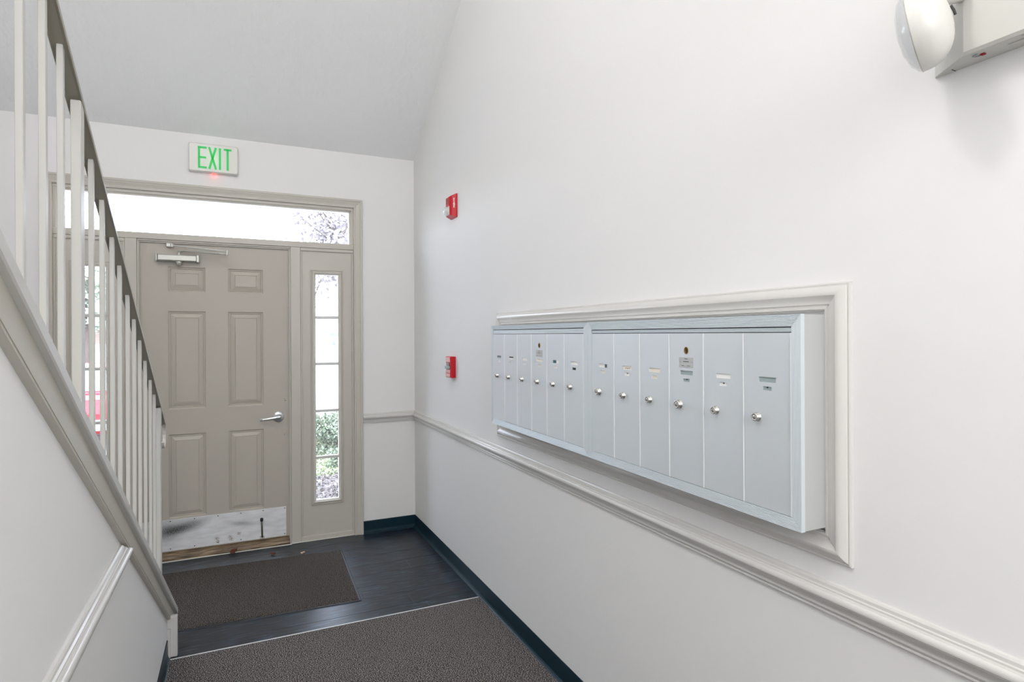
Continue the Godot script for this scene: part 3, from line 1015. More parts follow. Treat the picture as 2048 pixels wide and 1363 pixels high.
func mailboxes() -> void:
	# painted moulding on the wall around the boxes
	var sp := [Vector2(0, 0), Vector2(0.0, 0.0075), Vector2(0.003, 0.0095), Vector2(0.007, 0.0095), Vector2(0.008, 0.0115)]
	for i in 9:
		var a := i / 8.0
		sp.append(Vector2(0.008 + 0.020 * a, 0.0115 + 0.0085 * sin(a * PI * 0.55)))
	for i in range(1, 8):
		var a := i / 7.0
		sp.append(Vector2(0.028 + 0.016 * a, 0.0198 - 0.0065 * sin(a * PI * 0.5)))
	sp.append_array([Vector2(0.047, 0.0132), Vector2(0.0485, 0.0105), Vector2(0.053, 0.0105), Vector2(0.054, 0.0125), Vector2(0.058, 0.0125), Vector2(0.060, 0.009), Vector2(0.062, 0.008), Vector2(0.062, 0.0)])
	var tr := thing("trim_5", "white painted picture-frame moulding around the mailboxes", "moulding", Vector3(WR, 0.91, -1.79), "", "structure")
	var cs := [[], [], [], []]
	for q in sp:
		var z0: float = -2.740 + q.x
		var z1: float = -0.842 - q.x
		var y0: float = 0.911 + q.x
		var y1: float = 1.5245 - q.x
		cs[0].append(Vector3(WR - q.y, y0, z0)); cs[1].append(Vector3(WR - q.y, y0, z1))
		cs[2].append(Vector3(WR - q.y, y1, z1)); cs[3].append(Vector3(WR - q.y, y1, z0))
	for k in 4:
		var st := begin()
		loft(st, cs[k], cs[(k + 1) % 4])
		obj("moulding_length", st, M.trim_paint, tr)
	rooted(tr)

	var F := 1.105
	var units := [
		{"z0": -2.618, "z1": -1.7575, "a": -2.598, "b": -1.784, "st": 1.438, "label": "aluminium mailbox bank of six narrow doors on the side towards the entry door"},
		{"z0": -1.7565, "z1": -0.899, "a": -1.733, "b": -0.9225, "st": 1.430, "label": "aluminium mailbox bank of six narrow doors with its plain grey end panel exposed"}]
	# per door: name card, half-width second card, number card, knob z
	var doors := [
		[["card_dark", "card_grey", "paper_white", -2.543], ["ink", "paper_white", "paper_white", -2.419], ["paper_white", "", "paper_white", -2.280], ["paper_cream", "", "paper_cream", -2.139], ["card_teal", "paper_white", "paper_cream", -2.007], ["paper_white", "", "ink", -1.876]],
		[["paper_white", "card_dark", "paper_cream", -1.688], ["paper_cream", "", "paper_white", -1.549], ["paper_cream", "", "paper_cream", -1.417], ["card_grey", "", "card_grey", -1.288], ["paper_white", "", "paper_white", -1.150], ["card_grey", "", "card_grey", -1.017]]]
	for ui in 2:
		var u: Dictionary = units[ui]
		var t := thing("mailbox_unit", u.label, "mailbox", Vector3(WR, 0.98, (u.z0 + u.z1) / 2), "mailbox units")
		var st := begin()
		mbox(st, u.z0 + 0.001, u.z1 - 0.001, 0.984, 1.456, F + 0.006, WR)
		obj("body", st, M.alu_side, t)
		# dark inside behind the doors
		st = begin()
		mbox(st, u.a - 0.001, u.b + 0.001, 1.009, u.st + 0.0005, F + 0.0045, F + 0.0058)
		obj("door_recess", st, M.dark_gap, t)
		# fluted frame members with mitred ends
		var lens := [[u.z0, 0.983, u.a, 1.0095], [u.z1, 0.983, u.b, 1.0095], [u.z1, 1.457, u.b, u.st], [u.z0, 1.457, u.a, u.st]]
		var nr := 8
		var cor := [[], [], [], []]
		for c in 4:
			var q: Array = lens[c]
			cor[c].append(mp(q[0], q[1], F + 0.012))
			cor[c].append(mp(q[0], q[1], F))
			for i in range(0, nr):
				for e in [[0.12, 0.0], [0.5, 0.0011], [0.88, 0.0]]:
					var f: float = (i + e[0]) / nr
					cor[c].append(mp(lerpf(q[0], q[2], f), lerpf(q[1], q[3], f), F + e[1]))
			cor[c].append(mp(q[2], q[3], F))
			cor[c].append(mp(q[2], q[3], F + 0.012))
		for c in 4:
			st = begin()
			loft(st, cor[c], cor[(c + 1) % 4])
			obj(["frame_sill", "frame_stile", "frame_head", "frame_stile"][c], st, M.alu_frame, t)
		# fluted strip across the heads of the doors
		var ytop: float = u.st - 0.0022
		var ybot := 1.4178
		var E0 := [mp(u.a + 0.001, ybot, F + 0.005)]
		var E1 := [mp(u.b - 0.001, ybot, F + 0.005)]
		for i in 4:
			for e in [[0.1, 0.0022], [0.5, 0.0034], [0.9, 0.0022]]:
				var f: float = (i + e[0]) / 4.0
				E0.append(mp(u.a + 0.001, lerpf(ybot, ytop, f), F + e[1])); E1.append(mp(u.b - 0.001, lerpf(ybot, ytop, f), F + e[1]))
		E0.append(mp(u.a + 0.001, ytop, F + 0.005)); E1.append(mp(u.b - 0.001, ytop, F + 0.005))
		st = begin()
		loft(st, E0, E1)
		obj("head_strip", st, M.alu_frame, t)
		var pitch: float = (u.b - u.a) / 6.0
		for di in 6:
			var dd: Array = doors[ui][di]
			var za: float = u.a + pitch * di
			var zb: float = za + pitch
			var sc: float = (za + zb) / 2.0
			var tilt: float = -0.0012 if ui == 0 and di == 1 else 0.0
			var at := func(uu: float, vv: float, dpt: float) -> Vector3: return mp(uu, vv, F + 0.0015 + dpt + tilt * (uu - za) / pitch)
			var slot := Rect2(sc - 0.0245, 1.3020, 0.049, 0.0118)
			var numb := Rect2(sc - 0.0125, 1.2830, 0.025, 0.0092)
			st = begin()
			sheet(st, Rect2(za + 0.0008, 1.0105, pitch - 0.0036, 1.4160 - 1.0105), [slot, numb], at, 0.003)
			var door := obj("mailbox_door", st, M.alu, t)
			# folded edge on the lock-free side, its highlight painted in near-white
			st = begin()
			mbox(st, zb - 0.0028, zb - 0.0006, 1.0105, 1.4160, F - 0.0006, F + 0.0045)
			obj("door_edge", st, M.alu_highlight, door)
			# cards behind the cut-outs
			st = begin()
			var half: bool = dd[1] != ""
			var horiz := ui == 0 and di < 2
			if half and not horiz:
				mbox(st, slot.position.x, sc + (0.008 if ui == 1 else 0.0), slot.position.y, slot.end.y, F + 0.0038, F + 0.0044)
			elif half:
				mbox(st, slot.position.x, slot.end.x, slot.position.y + 0.006, slot.end.y, F + 0.0038, F + 0.0044)
			else:
				mbox(st, slot.position.x - 0.001, slot.end.x + 0.001, slot.position.y - 0.001, slot.end.y + 0.001, F + 0.0038, F + 0.0044)
			var card := obj("name_card", st, M[dd[0]], door)
			if half:
				st = begin()
				if horiz: mbox(st, slot.position.x, slot.end.x, slot.position.y, slot.position.y + 0.006, F + 0.0038, F + 0.0044)
				else: mbox(st, sc + (0.008 if ui == 1 else 0.0), slot.end.x, slot.position.y, slot.end.y, F + 0.0038, F + 0.0044)
				also(card, st, M[dd[1]])
			if ui == 1 and di == 1:        # a handwritten name, unreadable in the photograph
				st = begin()
				for e in [[-0.013, 0.0045, 0.005], [-0.007, 0.006, 0.004], [-0.0015, 0.005, 0.006], [0.005, 0.0055, 0.004], [0.010, 0.006, 0.006]]:
					mbox(st, sc + e[0], sc + e[0] + 0.0035, slot.position.y + e[1] - 0.001, slot.position.y + e[1], F + 0.0034, F + 0.0038)
					mbox(st, sc + e[0], sc + e[0] + 0.0008, slot.position.y + e[1] - e[2] * 0.5, slot.position.y + e[1], F + 0.0034, F + 0.0038)
				also(card, st, M.ink)
			st = begin()
			mbox(st, numb.position.x - 0.001, numb.end.x + 0.001, numb.position.y - 0.001, numb.end.y + 0.001, F + 0.0038, F + 0.0044)
			var nc := obj("number_card", st, M[dd[2]], door)
			if ui == 1 and di > 0 and di != 2:
				st = begin()
				mbox(st, sc - 0.0022, sc + 0.0015, numb.end.y - 0.0040, numb.end.y - 0.0008, F + 0.0030, F + 0.0038)
				also(nc, st, M.ink)
			# lock: turned cylinder with keyway
			var kz: float = dd[3]
			var big: bool = ui == 1 and (di == 0 or di == 3)
			var kr := 0.0112 if big else 0.0095
			var base := mp(kz, 1.2195, F + 0.0015)
			var lt := Transform3D(Basis(Vector3.BACK, PI / 2), base)
			st = begin(true)
			lathe(st, [Vector2(kr * 1.12, 0.0), Vector2(kr * 1.12, 0.002), Vector2(kr, 0.0026), Vector2(kr, 0.0115), Vector2(kr * 0.9, 0.0128), Vector2(kr * 0.66, 0.0128), Vector2(kr * 0.62, 0.0118), Vector2(kr * 0.55, 0.0118), Vector2(kr * 0.5, 0.0124), Vector2(0, 0.0124)], lt, 24)
			var lock := obj("lock", st, M.steel, door)
			st = begin()
			var fx := base.x - 0.0126
			box(st, Vector3(fx, base.y - kr * 0.42, kz - 0.0009), Vector3(fx + 0.0012, base.y + kr * 0.35, kz + 0.0009))
			also(lock, st, M.steel_dark)
			if di == 3:        # carrier's keyhole and maker's plate on the fourth door of each bank
				st = begin(true)
				lathe(st, [Vector2(0.0098, 0.0), Vector2(0.0098, 0.0012), Vector2(0.0080, 0.0014), Vector2(0.0074, 0.0004), Vector2(0.0, 0.0004)], Transform3D(Basis(Vector3.BACK, PI / 2).scaled_local(Vector3(1.0, 1.0, 0.85)), mp(sc, 1.369, F + 0.0015)), 24)
				var ko := obj("carrier_keyhole", st, M.brass, door)
				st = begin()
				var kc := mp(sc, 1.369, F + 0.0008)
				box(st, kc + Vector3(-0.0004, -0.006, -0.0022), kc + Vector3(0.0002, 0.004, 0.0010))
				also(ko, st, M.dark_gap)
				st = begin()
				mbox(st, sc - 0.028, sc + 0.028, 1.323, 1.350, F + 0.0005, F + 0.0016)
				var pl := obj("maker_plate", st, M.alu_side, door)
				st = begin()
				for e in [[-0.006, 1.345, 0.012, 0.002], [-0.011, 1.3375, 0.022, 0.0025], [-0.024, 1.3365, 0.0016, 0.0016], [0.0225, 1.3365, 0.0016, 0.0016], [-0.018, 1.327, 0.010, 0.0012], [0.004, 1.327, 0.012, 0.0012]]:
					mbox(st, sc + e[0], sc + e[0] + e[2], e[1], e[1] + e[3], F + 0.0001, F + 0.0006)
				also(pl, st, M.closer_dark)
		rooted(t)

# ---------------------------------------------------------------- exit sign
func exit_sign() -> void:
	var c := Vector3(-0.133, 2.563, WF)
	var t := thing("exit_sign", "white EXIT sign with glowing green letters above the door", "exit sign", c)
	var hw := 0.1445
	var hh := 0.0925
	var round_rect := func(w: float, h: float, r: float, z: float) -> Array:
		var p := []
		for k in 4:
			var cx: float = [w - r, -w + r, -w + r, w - r][k]
			var cy: float = [h - r, h - r, -h + r, -h + r][k]
			for i in 6:
				var a := PI / 2 * (k + i / 5.0)
				p.append(Vector3(cx + r * cos(a), cy + r * sin(a), z))
		return p
	var st := begin()
	loft(st, round_rect.call(hw, hh, 0.014, 0.0), round_rect.call(hw, hh, 0.014, 0.022), false)
	loft(st, round_rect.call(hw, hh, 0.014, 0.022), round_rect.call(hw - 0.007, hh - 0.007, 0.010, 0.030), true)
	obj("housing", st, M.sign_plastic, t)
	# letters: strokes in the sign's own plane, standing slightly proud
	var s := 0.0065
	var y0 := -0.070
	var y1 := 0.070
	var defs := {
		"letter_e": [[Vector2(-0.084, y0), Vector2(-0.084, y1)], [Vector2(-0.084, y1 - s), Vector2(-0.040, y1 - s)], [Vector2(-0.084, 0.0), Vector2(-0.043, 0.0)], [Vector2(-0.084, y0 + s), Vector2(-0.040, y0 + s)]],
		"letter_x": [[Vector2(-0.026, y1), Vector2(0.013, y0)], [Vector2(0.013, y1), Vector2(-0.026, y0)]],
		"letter_i": [[Vector2(0.036, y0), Vector2(0.036, y1)]],
		"letter_t": [[Vector2(0.081, y0), Vector2(0.081, y1)], [Vector2(0.058, y1 - s), Vector2(0.104, y1 - s)]]}
	for nm in defs:
		st = begin()
		for q in defs[nm]:
			var d: Vector2 = (q[1] - q[0]).normalized()
			var nn := Vector2(-d.y, d.x) * s
			var poly := [q[0] + nn, q[1] + nn, q[1] - nn, q[0] - nn]
			var A := []
			var B := []
			for p in poly:
				A.append(Vector3(p.x, p.y, 0.0295)); B.append(Vector3(p.x, p.y, 0.0312))
			loft(st, A, B)
		obj(nm, st, M.exit_green, t)
	st = begin()
	box(st, Vector3(-0.010, -hh - 0.004, 0.010), Vector3(0.010, -hh + 0.001, 0.022), 0.002)
	obj("charge_lamp", st, M.led_red, t)
	var l := OmniLight3D.new()
	l.light_color = Color(1.0, 0.25, 0.22)
	l.light_energy = 0.00035
	l.omni_range = 8.0
	l.omni_attenuation = 2.0
	l.light_size = 0.01
	l.shadow_enabled = true
	l.position = Vector3(0, -hh - 0.012, 0.016)
	l.name = "charge_lamp_glow"
	t.add_child(l)
	var g := OmniLight3D.new()
	g.light_color = Color(0.3, 0.95, 0.45)
	g.light_energy = 0.0015
	g.omni_range = 8.0
	g.omni_attenuation = 2.0
	g.light_size = 0.06
	g.shadow_enabled = true
	g.position = Vector3(0, 0, 0.06)
	g.name = "letter_glow"
	t.add_child(g)

# ---------------------------------------------------------------- fire alarm devices on the right wall
func fire_devices() -> void:
	# strobe: local frame x = along the wall towards the viewer, y up, z out of the wall
	var t := thing("fire_alarm_strobe", "red fire alarm horn strobe with clear lens high on the wall", "fire alarm", Vector3(WR, 2.192, -3.388))
	t.basis = Basis(Vector3.BACK, Vector3.UP, Vector3.LEFT)
	var st := begin()
	var ring := func(x0: float, x1: float, y0: float, y1: float, z: float) -> Array:
		return [Vector3(x0, y0, z), Vector3(x1, y0, z), Vector3(x1, y1, z), Vector3(x0, y1, z)]
	loft(st, ring.call(-0.052, 0.048, -0.070, 0.070, 0.0), ring.call(-0.052, 0.048, -0.070, 0.070, 0.008))
	loft(st, ring.call(-0.052, 0.048, -0.070, 0.070, 0.008), ring.call(-0.046, 0.036, -0.062, 0.060, 0.030), false)
	loft(st, ring.call(-0.046, 0.036, -0.062, 0.060, 0.030), ring.call(-0.038, 0.022, -0.056, 0.052, 0.044))
	obj("housing", st, M.red_plastic, t)
	st = begin()
	for i in 5:
		box(st, Vector3(-0.032, 0.012 + i * 0.0075, 0.0435), Vector3(0.016, 0.0155 + i * 0.0075, 0.0452), 0.0005)
	obj("horn_grille", st, M.red_deep, t)
	# clear lens with reflector low on the face
	st = begin()
	box(st, Vector3(-0.040, -0.056, 0.042), Vector3(0.026, -0.004, 0.047), 0.003)
	obj("reflector", st, M.white_plastic, t)
	st = begin(true)
	lathe(st, [Vector2(0.030, 0.0), Vector2(0.030, 0.006), Vector2(0.026, 0.018), Vector2(0.018, 0.024), Vector2(0, 0.026)], Transform3D(Basis(Vector3.RIGHT, PI / 2).scaled_local(Vector3(1.0, 1.0, 0.86)), Vector3(-0.008, -0.030, 0.045)), 22)
	obj("lens", st, M.clear_lens, t)
	st = begin(true)
	tube(st, [Vector3(-0.026, -0.030, 0.056), Vector3(0.010, -0.030, 0.056)], 0.004, 8)
	obj("flash_tube", st, M.white_print, t)
	# FIRE printed down the bevel that faces the viewer
	var k := 0
	for ch in ["F", "I", "R", "E"]:
		var tm := TextMesh.new()
		tm.text = ch
		tm.font = plain_font(true)
		tm.font_size = 32
		tm.pixel_size = 0.0185 / 32.0
		tm.depth = 0.0006
		tm.material = M.white_print
		var o := MeshInstance3D.new()
		o.mesh = tm
		put("letter_" + ch.to_lower(), o, t)
		var nrm := Vector3(0.85, 0, 0.53).normalized()
		o.transform = Transform3D(Basis(Vector3(-nrm.z, 0, nrm.x) * -1.0, Vector3.UP, nrm), Vector3(0.0425, 0.036 - 0.0145 * k, 0.0195))
		k += 1

	# pull station
	var p := thing("fire_alarm_pull_station", "small red fire alarm pull station with pale handle below the strobe", "fire alarm", Vector3(WR, 1.224, -3.425))
	p.basis = Basis(Vector3.BACK, Vector3.UP, Vector3.LEFT)
	st = begin()
	var A := []
	var B := []
	for q in [Vector2(0, -0.064), Vector2(0.030, -0.064), Vector2(0.036, -0.060), Vector2(0.034, -0.030), Vector2(0.031, 0.0), Vector2(0.034, 0.034), Vector2(0.036, 0.060), Vector2(0.032, 0.064), Vector2(0, 0.064)]:
		A.append(Vector3(-0.042, q.y, q.x)); B.append(Vector3(0.042, q.y, q.x))
	loft(st, A, B)
	obj("housing", st, M.red_plastic, p)
	st = begin()
	box(st, Vector3(-0.038, 0.030, 0.033), Vector3(0.038, 0.060, 0.038), 0.003)
	obj("upper_plate", st, M.pink_face, p)
	st = begin()
	box(st, Vector3(-0.034, -0.012, 0.031), Vector3(0.034, 0.008, 0.046), 0.005)
	box(st, Vector3(-0.012, 0.008, 0.031), Vector3(0.012, 0.026, 0.042), 0.003)
	obj("pull_handle", st, M.card_grey, p)
	st = begin()
	box(st, Vector3(-0.038, -0.036, 0.032), Vector3(0.038, -0.016, 0.038), 0.003)
	box(st, Vector3(-0.038, -0.060, 0.033), Vector3(0.038, -0.040, 0.039), 0.003)
	obj("lower_plate", st, M.pink_face, p)

func plain_font(bold := false) -> SystemFont:
	var f := SystemFont.new()
	f.font_names = PackedStringArray(["Droid Sans"])
	f.font_weight = 700 if bold else 400
	return f

# ---------------------------------------------------------------- emergency light
func emergency_light() -> void:
	var t := thing("emergency_light", "white emergency light box with round lamp head, high on the wall", "emergency light", Vector3(WR, 1.891, -0.45))
	# body: bevelled box whose front is smaller than its back
	var st := begin()
	var ring := func(z0: float, z1: float, y0: float, y1: float, x: float) -> Array:
		return [Vector3(x, y0, z0), Vector3(x, y0, z1), Vector3(x, y1, z1), Vector3(x, y1, z0)]
	var y := 1.891
	var zn := -0.10
	loft(st, ring.call(-0.675, zn, y, y + 0.22, WR), ring.call(-0.672, zn, y, y + 0.22, WR - 0.006))
	loft(st, ring.call(-0.672, zn, y, y + 0.22, WR - 0.006), ring.call(-0.606, zn - 0.05, y + 0.001, y + 0.215, WR - 0.049), false)
	loft(st, ring.call(-0.606, zn - 0.05, y + 0.001, y + 0.215, WR - 0.049), ring.call(-0.600, zn - 0.056, y + 0.006, y + 0.21, WR - 0.053), true)
	obj("housing", st, M.white_plastic, t)
	# the test button's guard: an arc and two hairline seams in the underside
	st = begin()
	var arc := []
	for i in 9:
		var q := i / 8.0 * PI
		arc.append(Vector3(WR - 0.034 - 0.006 * cos(q), y - 0.0004, -0.585 - 0.010 * sin(q)))
	tube(st, arc, 0.0009, 5)
	obj("button_seam", st, M.card_grey, t)
	for e in [[WR - 0.044, -0.52], [WR - 0.030, -0.545]]:
		st = begin()
		box(st, Vector3(e[0], y - 0.0005, e[1]), Vector3(e[0] + 0.0012, y + 0.001, -0.42))
		obj("seam", st, M.alu_side, t)
	st = begin()
	box(st, Vector3(WR - 0.013, y - 0.0005, -0.6405), Vector3(WR - 0.001, y + 0.001, -0.6392))
	obj("knockout_seam", st, M.ink, t)
	st = begin()
	box(st, Vector3(WR - 0.0335, y - 0.002, -0.585), Vector3(WR - 0.0265, y + 0.001, -0.578), 0.001)
	obj("test_lamp", st, M.red_deep, t)
	# lamp head: lathed shell on a neck, lens turned to the door
	var n := Vector3(-0.383, -0.168, -0.91).normalized()
	var ctr := Vector3(1.058, 1.928, -0.632)
	var xa := n.cross(Vector3.UP).normalized()
	var b := Basis(xa, n, xa.cross(n))
	var R := 0.068
	st = begin(true)
	var sh := []
	for i in 14:
		var a := i / 13.0 * PI / 2
		sh.append(Vector2(R * pow(sin(a), 0.86), -0.054 * pow(cos(a), 0.86) - 0.001))
	sh.append(Vector2(R, 0.001))
	sh.append(Vector2(R - 0.004, 0.001))
	lathe(st, sh, Transform3D(b, ctr), 48)
	obj("lamp_shell", st, M.white_plastic, t)
	st = begin(true)
	lathe(st, [Vector2(R - 0.001, 0.001), Vector2(R - 0.004, 0.006), Vector2(R - 0.014, 0.014), Vector2(R - 0.034, 0.021), Vector2(0, 0.025)], Transform3D(b, ctr), 48)
	obj("lens", st, M.clear_lens, t)
	st = begin(true)
	lathe(st, [Vector2(0, -0.002), Vector2(R - 0.006, -0.002), Vector2(R - 0.02, -0.02), Vector2(0.0, -0.034)], Transform3D(b, ctr), 28)
	obj("reflector", st, M.chrome, t)
	st = begin(true)
	tube(st, [ctr - n * 0.020 + Vector3(0, 0.050, 0), Vector3(WR - 0.040, 2.006, -0.600)], 0.017, 16)
	obj("neck", st, M.white_plastic, t)
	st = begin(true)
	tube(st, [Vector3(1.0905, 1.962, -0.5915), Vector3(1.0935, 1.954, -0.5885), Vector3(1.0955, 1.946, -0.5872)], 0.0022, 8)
	obj("neck_shadow_gap", st, M.ink, t)  # dark sliver standing in for the shadow gap at the neck
	rooted(t)

# ---------------------------------------------------------------- dry leaves
func small_things() -> void:
	var spots := [
		[Vector3(-0.024, 0.016, -4.262), "leaf_brown", 0.052, "dark curled dry leaf lying against the door threshold"],
		[Vector3(0.203, 0.001, -4.137), "leaf_brown", 0.042, "brown crumpled dry leaf on the planks between threshold and mat"],
		[Vector3(0.382, 0.001, -4.075), "leaf_tan", 0.040, "pale tan dry leaf on the planks at the mat's back edge"]]
	for i in 3:
		var q: Array = spots[i]
		var t := thing("dry_leaf", q[3], "leaf", q[0], "dry leaves blown in at the door")
		t.rotation = Vector3([0.5, 0.0, 0.0][i], [0.6, 2.4, 1.2][i], [0.5, 0.0, 0.0][i])
		var s: float = q[2]
		var st := begin()
		# curled blade: a lens outline bent up along its midrib
		var n := 9
		var L := []
		var R := []
		var C := []
		for k in n:
			var f := k / (n - 1.0)
			var w := s * 0.36 * sin(PI * pow(f, 0.8)) * (1.0 + 0.25 * sin(k * 2.4))
			var yy := s * (0.06 + 0.22 * absf(f - 0.45) + 0.05 * sin(k * 1.7))
			C.append(Vector3((f - 0.5) * s, yy * 0.7, 0))
			L.append(Vector3((f - 0.5) * s, yy + w * 0.55, w)); R.append(Vector3((f - 0.5) * s, yy + w * 0.25, -w))
		for k in n - 1:
			for pr in [[L, C], [C, R]]:
				var a: Array = pr[0]
				var b: Array = pr[1]
				var th := Vector3(0, 0.0006, 0)
				quad(st, a[k] + th, a[k + 1] + th, b[k + 1] + th, b[k] + th)
				quad(st, b[k], b[k + 1], a[k + 1], a[k])
		obj("blade", st, M[q[1]], t)
		st = begin()
		tube(st, [C[0] + Vector3(-s * 0.3, s * 0.05, s * 0.06), C[0], C[4], C[8]], 0.0007, 5)
		obj("stem", st, M[q[1]], t)

# ---------------------------------------------------------------- outdoors, seen through the glass
func leaf_cloud(called: String, parent: Node, pts: Array, size: float, m: Material) -> void:
	var st := begin()
	tri(st, Vector3(0, 0, -0.5), Vector3(-0.3, 0.06, 0), Vector3(0, 0, 0.5))
	tri(st, Vector3(0, 0, -0.5), Vector3(0, 0, 0.5), Vector3(0.3, 0.06, 0))
	st.generate_normals()
	var mesh := st.commit()
	mesh.surface_set_material(0, m)
	var mm := MultiMesh.new()
	mm.transform_format = MultiMesh.TRANSFORM_3D
	mm.mesh = mesh
	mm.instance_count = pts.size()
	for i in pts.size():
		var b := Basis.from_euler(Vector3(rng.randf_range(-1.2, 1.2), rng.randf_range(0, TAU), rng.randf_range(-1.2, 1.2))).scaled(Vector3.ONE * size * rng.randf_range(0.7, 1.3))
		mm.set_instance_transform(i, Transform3D(b, pts[i]))
	var o := MultiMeshInstance3D.new()
	o.multimesh = mm
	put(called, o, parent)
	o.set_meta("kind", "stuff")

func tree(label: String, at: Vector3, h: float, crown: Vector3, cc: Vector3, count: int, leaf: float, m: Material, twigs: int) -> void:
	var t := thing("tree", label, "tree", at)
	var st := begin(true)
	tube(st, [Vector3(0, -0.1, 0), Vector3(0.03, h * 0.4, 0.02), Vector3(-0.02, h * 0.75, 0), Vector3(0, h, 0.03)], 0.09, 10)
	obj("trunk", st, M.bark, t)
	var pts := []
	for k in twigs:
		var d := Vector3(rng.randf_range(-1, 1), rng.randf_range(-0.8, 1), rng.randf_range(-1, 1)).normalized()
		var tip := cc + d * crown * rng.randf_range(0.55, 1.0)
		var start := Vector3(0, h * rng.randf_range(0.55, 0.95), 0)
		st = begin(true)
		tube(st, [start, start.lerp(tip, 0.5) + Vector3(0, 0.15, 0), tip], 0.012, 5)
		obj("branch", st, M.bark, t)
		for i in count / twigs:
			var f := sqrt(rng.randf())
			var c := start.lerp(tip, lerpf(0.35, 1.05, f))
			pts.append(c + Vector3(rng.randfn(0, 0.14), rng.randfn(0, 0.13), rng.randfn(0, 0.14)))
	leaf_cloud("foliage", t, pts, leaf, m)

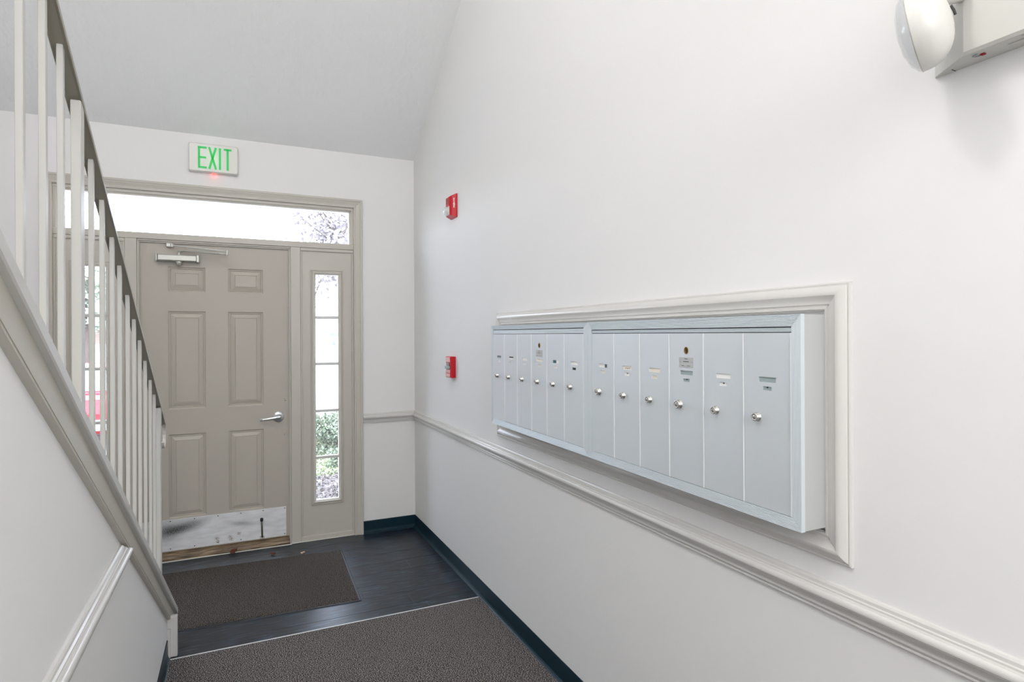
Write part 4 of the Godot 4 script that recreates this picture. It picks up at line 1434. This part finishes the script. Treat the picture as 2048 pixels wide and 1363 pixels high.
func outdoors() -> void:
	var gy := -0.16
	var st := begin()
	loft(st, [Vector3(-16, gy - 0.6, -4.5), Vector3(16, gy - 0.6, -4.5), Vector3(16, gy, -4.5), Vector3(-16, gy, -4.5)], [Vector3(-16, gy - 0.9, -9.2), Vector3(16, gy - 0.9, -9.2), Vector3(16, gy, -9.2), Vector3(-16, gy, -9.2)])
	var grd := obj("ground", st, M.lawn)
	st = begin()
	box(st, Vector3(-16, gy - 0.9, -60), Vector3(16, gy - 0.35, -9.2))
	also(grd, st, M.asphalt)
	tag(grd, "lawn before the building falling to a pale parking lot", "ground", "", "structure")
	# front step and walk, seen only from other places
	st = begin()
	box(st, Vector3(-0.75, gy - 0.05, -9.2), Vector3(0.42, gy + 0.02, -4.46), 0.01)
	tag(obj("front_walk", st, M.concrete), "pale concrete walk leading from the entry door", "path", "", "structure")
	# mulch bed
	st = begin()
	box(st, Vector3(0.46, gy - 0.03, -6.95), Vector3(2.6, gy + 0.012, -4.46), 0.01)
	var bed := obj("mulch_bed", st, M.soil)
	tag(bed, "grey-brown mulch bed at the foot of the sidelight outside", "mulch", "", "stuff")
	var pts := []
	for i in 3600:
		pts.append(Vector3(rng.randf_range(0.5, 1.5), gy + 0.02 + rng.randf() * 0.02, rng.randf_range(-7.0, -4.6)))
	leaf_cloud("wood_chip", bed, pts, 0.045, M.mulch)
	# grass beyond it
	pts = []
	for i in 9000:
		pts.append(Vector3(rng.randf_range(0.6, 1.7), gy + 0.015 + rng.randf() * 0.03, rng.randf_range(-9.1, -6.85)))
	var holder := thing("grass", "bright lawn grass between mulch bed and parking lot", "grass", Vector3.ZERO, "", "stuff")
	leaf_cloud("blade", holder, pts, 0.05, M.grass_blade)
	# shrub
	var sh := thing("shrub", "round green shrub with bare lower stems outside the right sidelight", "shrub", Vector3(1.14, gy, -8.2))
	for k in 16:
		st = begin(true)
		var a := rng.randf_range(0, TAU)
		var e := Vector3(cos(a) * rng.randf_range(0.1, 0.4), rng.randf_range(0.4, 0.6), sin(a) * rng.randf_range(0.1, 0.4))
		tube(st, [Vector3(cos(a) * 0.05, 0, sin(a) * 0.05), e * 0.5 + Vector3(0, 0.03, 0), e], 0.007, 5)
		obj("stem", st, M.bark, sh)
	pts = []
	for i in 5200:
		var d := Vector3(rng.randfn(), rng.randfn(), rng.randfn()).normalized() * pow(rng.randf(), 0.4)
		pts.append(Vector3(0, 0.37, 0) + d * Vector3(0.46, 0.19, 0.40))
	for i in 900:
		pts.append(Vector3(rng.randf_range(-0.4, 0.4), 0.05 + rng.randf() * 0.13, rng.randf_range(-0.4, 0.4)))
	leaf_cloud("foliage", sh, pts, 0.042, M.shrub_leaf)
	# low plant in front of it
	var lp := thing("low_plant", "small leafy plant at the edge of the grass beside the shrub", "plant", Vector3(1.06, gy, -7.2))
	st = begin(true)
	tube(st, [Vector3(0, 0, 0), Vector3(0.01, 0.08, 0.01), Vector3(0.0, 0.16, 0.0)], 0.005, 5)
	obj("stem", st, M.bark, lp)
	pts = []
	for i in 420:
		pts.append(Vector3(rng.randfn(0, 0.06), 0.05 + rng.randf() * 0.2, rng.randfn(0, 0.06)))
	leaf_cloud("foliage", lp, pts, 0.04, M.shrub_leaf)
	tree("purple-leaved tree whose hanging branches fill the transom's corner and sidelight", Vector3(1.9, gy, -10.2), 4.2, Vector3(1.1, 1.5, 1.2), Vector3(-0.12, 3.2, 0.2), 7000, 0.088, M.tree_leaf, 60)
	tree("pale green tree across the parking lot behind the stair pickets", Vector3(-4.6, gy - 0.35, -24.0), 4.0, Vector3(2.2, 1.5, 2.0), Vector3(0.2, 3.4, 0), 3600, 0.3, M.green_leaf, 40)
	# houses across the lot
	for k in 2:
		var b := thing("house", ["pale house with a brown eave band across the lot, behind the pickets", "white house with dark windows beyond the purple-leaved tree"][k], "building", [Vector3(-5.5, gy - 0.35, -29), Vector3(5.5, gy - 0.35, -31)][k])
		st = begin()
		box(st, Vector3(-4, 0, -3), Vector3(4, 1.70 if k == 0 else 3.6, 3))
		obj("wall", st, M.siding, b)
		st = begin()
		var wy := 1.70 if k == 0 else 3.6
		box(st, Vector3(-4.2, wy, -3.2), Vector3(4.2, wy + 0.5, 3.2))
		obj("eave_band", st, M.brick_paint if k == 0 else M.siding, b)
		st = begin()
		loft(st, [Vector3(-4.3, wy + 0.5, 3.3), Vector3(-4.3, wy + 0.5, -3.3), Vector3(-4.3, wy + 1.6, 0)], [Vector3(4.3, wy + 0.5, 3.3), Vector3(4.3, wy + 0.5, -3.3), Vector3(4.3, wy + 1.6, 0)])
		obj("roof", st, M.siding if k else M.roof_shingle, b)
		for q in ([[-2.5, 0.5, 0.3, 0.4], [2.2, 0.5, 0.3, 0.4]] if k == 0 else [[-1.48, 1.96, 0.16, 0.14], [-1.51, 1.52, 0.07, 0.2], [0.6, 1.5, 0.3, 0.4], [2.4, 1.5, 0.3, 0.4]]):
			st = begin()
			box(st, Vector3(q[0] - q[2] - 0.04, q[1] - 0.04, 2.98), Vector3(q[0] + q[2] + 0.04, q[1] + q[3] + 0.04, 3.04))
			var wn := obj("window", st, M.siding, b)
			st = begin()
			box(st, Vector3(q[0] - q[2], q[1], 3.0), Vector3(q[0] + q[2], q[1] + q[3], 3.05))
			obj("pane", st, M.far_glass, wn)
	# parked cars in the lot
	car("red car parked in the lot, glimpsed between the stair pickets", Vector3(-2.35, gy - 0.35, -14.3), "car_red")

func car(label: String, at: Vector3, paint: String) -> void:
	var t := thing("car", label, "car", at)
	var side := [Vector2(2.1, 0.35), Vector2(2.15, 0.62), Vector2(2.05, 0.86), Vector2(1.75, 0.95), Vector2(-0.9, 0.95), Vector2(-1.95, 0.80), Vector2(-2.15, 0.6), Vector2(-2.15, 0.32), Vector2(-1.9, 0.25), Vector2(1.9, 0.25)]
	var cab := [Vector2(1.80, 0.94), Vector2(1.35, 1.36), Vector2(0.9, 1.44), Vector2(-0.1, 1.42), Vector2(-0.95, 0.94)]
	for e in [["body", side, 0.86, 0.80, paint], ["cabin", cab, 0.76, 0.62, paint]]:
		var st := begin()
		var A := []
		var B := []
		for q in e[1]:
			var w: float = e[2] if q.y < 0.96 else e[3]
			A.append(Vector3(-w, q.y, q.x)); B.append(Vector3(w, q.y, q.x))
		loft(st, A, B)
		obj(e[0], st, M[e[4]], t)
	# rear window, side windows
	var st := begin()
	quad(st, Vector3(-0.62, 0.99, 1.76), Vector3(0.62, 0.99, 1.76), Vector3(0.54, 1.33, 1.40), Vector3(-0.54, 1.33, 1.40))
	quad(st, Vector3(-0.62, 0.97, 1.70), Vector3(-0.54, 1.31, 1.34), Vector3(0.54, 1.31, 1.34), Vector3(0.62, 0.97, 1.70))
	obj("rear_window", st, M.car_glass, t)
	for s in [-1.0, 1.0]:
		st = begin()
		box(st, Vector3(s * 0.70, 1.0, -0.5), Vector3(s * 0.735, 1.30, 1.15), 0.02)
		obj("side_window", st, M.car_glass, t)
		st = begin()
		box(st, Vector3(s * 0.52, 0.66, 2.05), Vector3(s * 0.84, 0.82, 2.16), 0.02)
		obj("tail_lamp", st, M.tail_lamp, t)
		for z in [-1.35, 1.35]:
			st = begin(true)
			lathe(st, [Vector2(0, -0.1), Vector2(0.28, -0.1), Vector2(0.32, -0.06), Vector2(0.32, 0.06), Vector2(0.28, 0.1), Vector2(0, 0.1)], Transform3D(Basis(Vector3.BACK, PI / 2), Vector3(s * 0.78, 0.32, z)), 20)
			obj("wheel", st, M.tyre, t)
	st = begin()
	box(st, Vector3(-0.84, 0.34, 2.05), Vector3(0.84, 0.52, 2.22), 0.03)
	obj("rear_bumper", st, M.car_white, t)
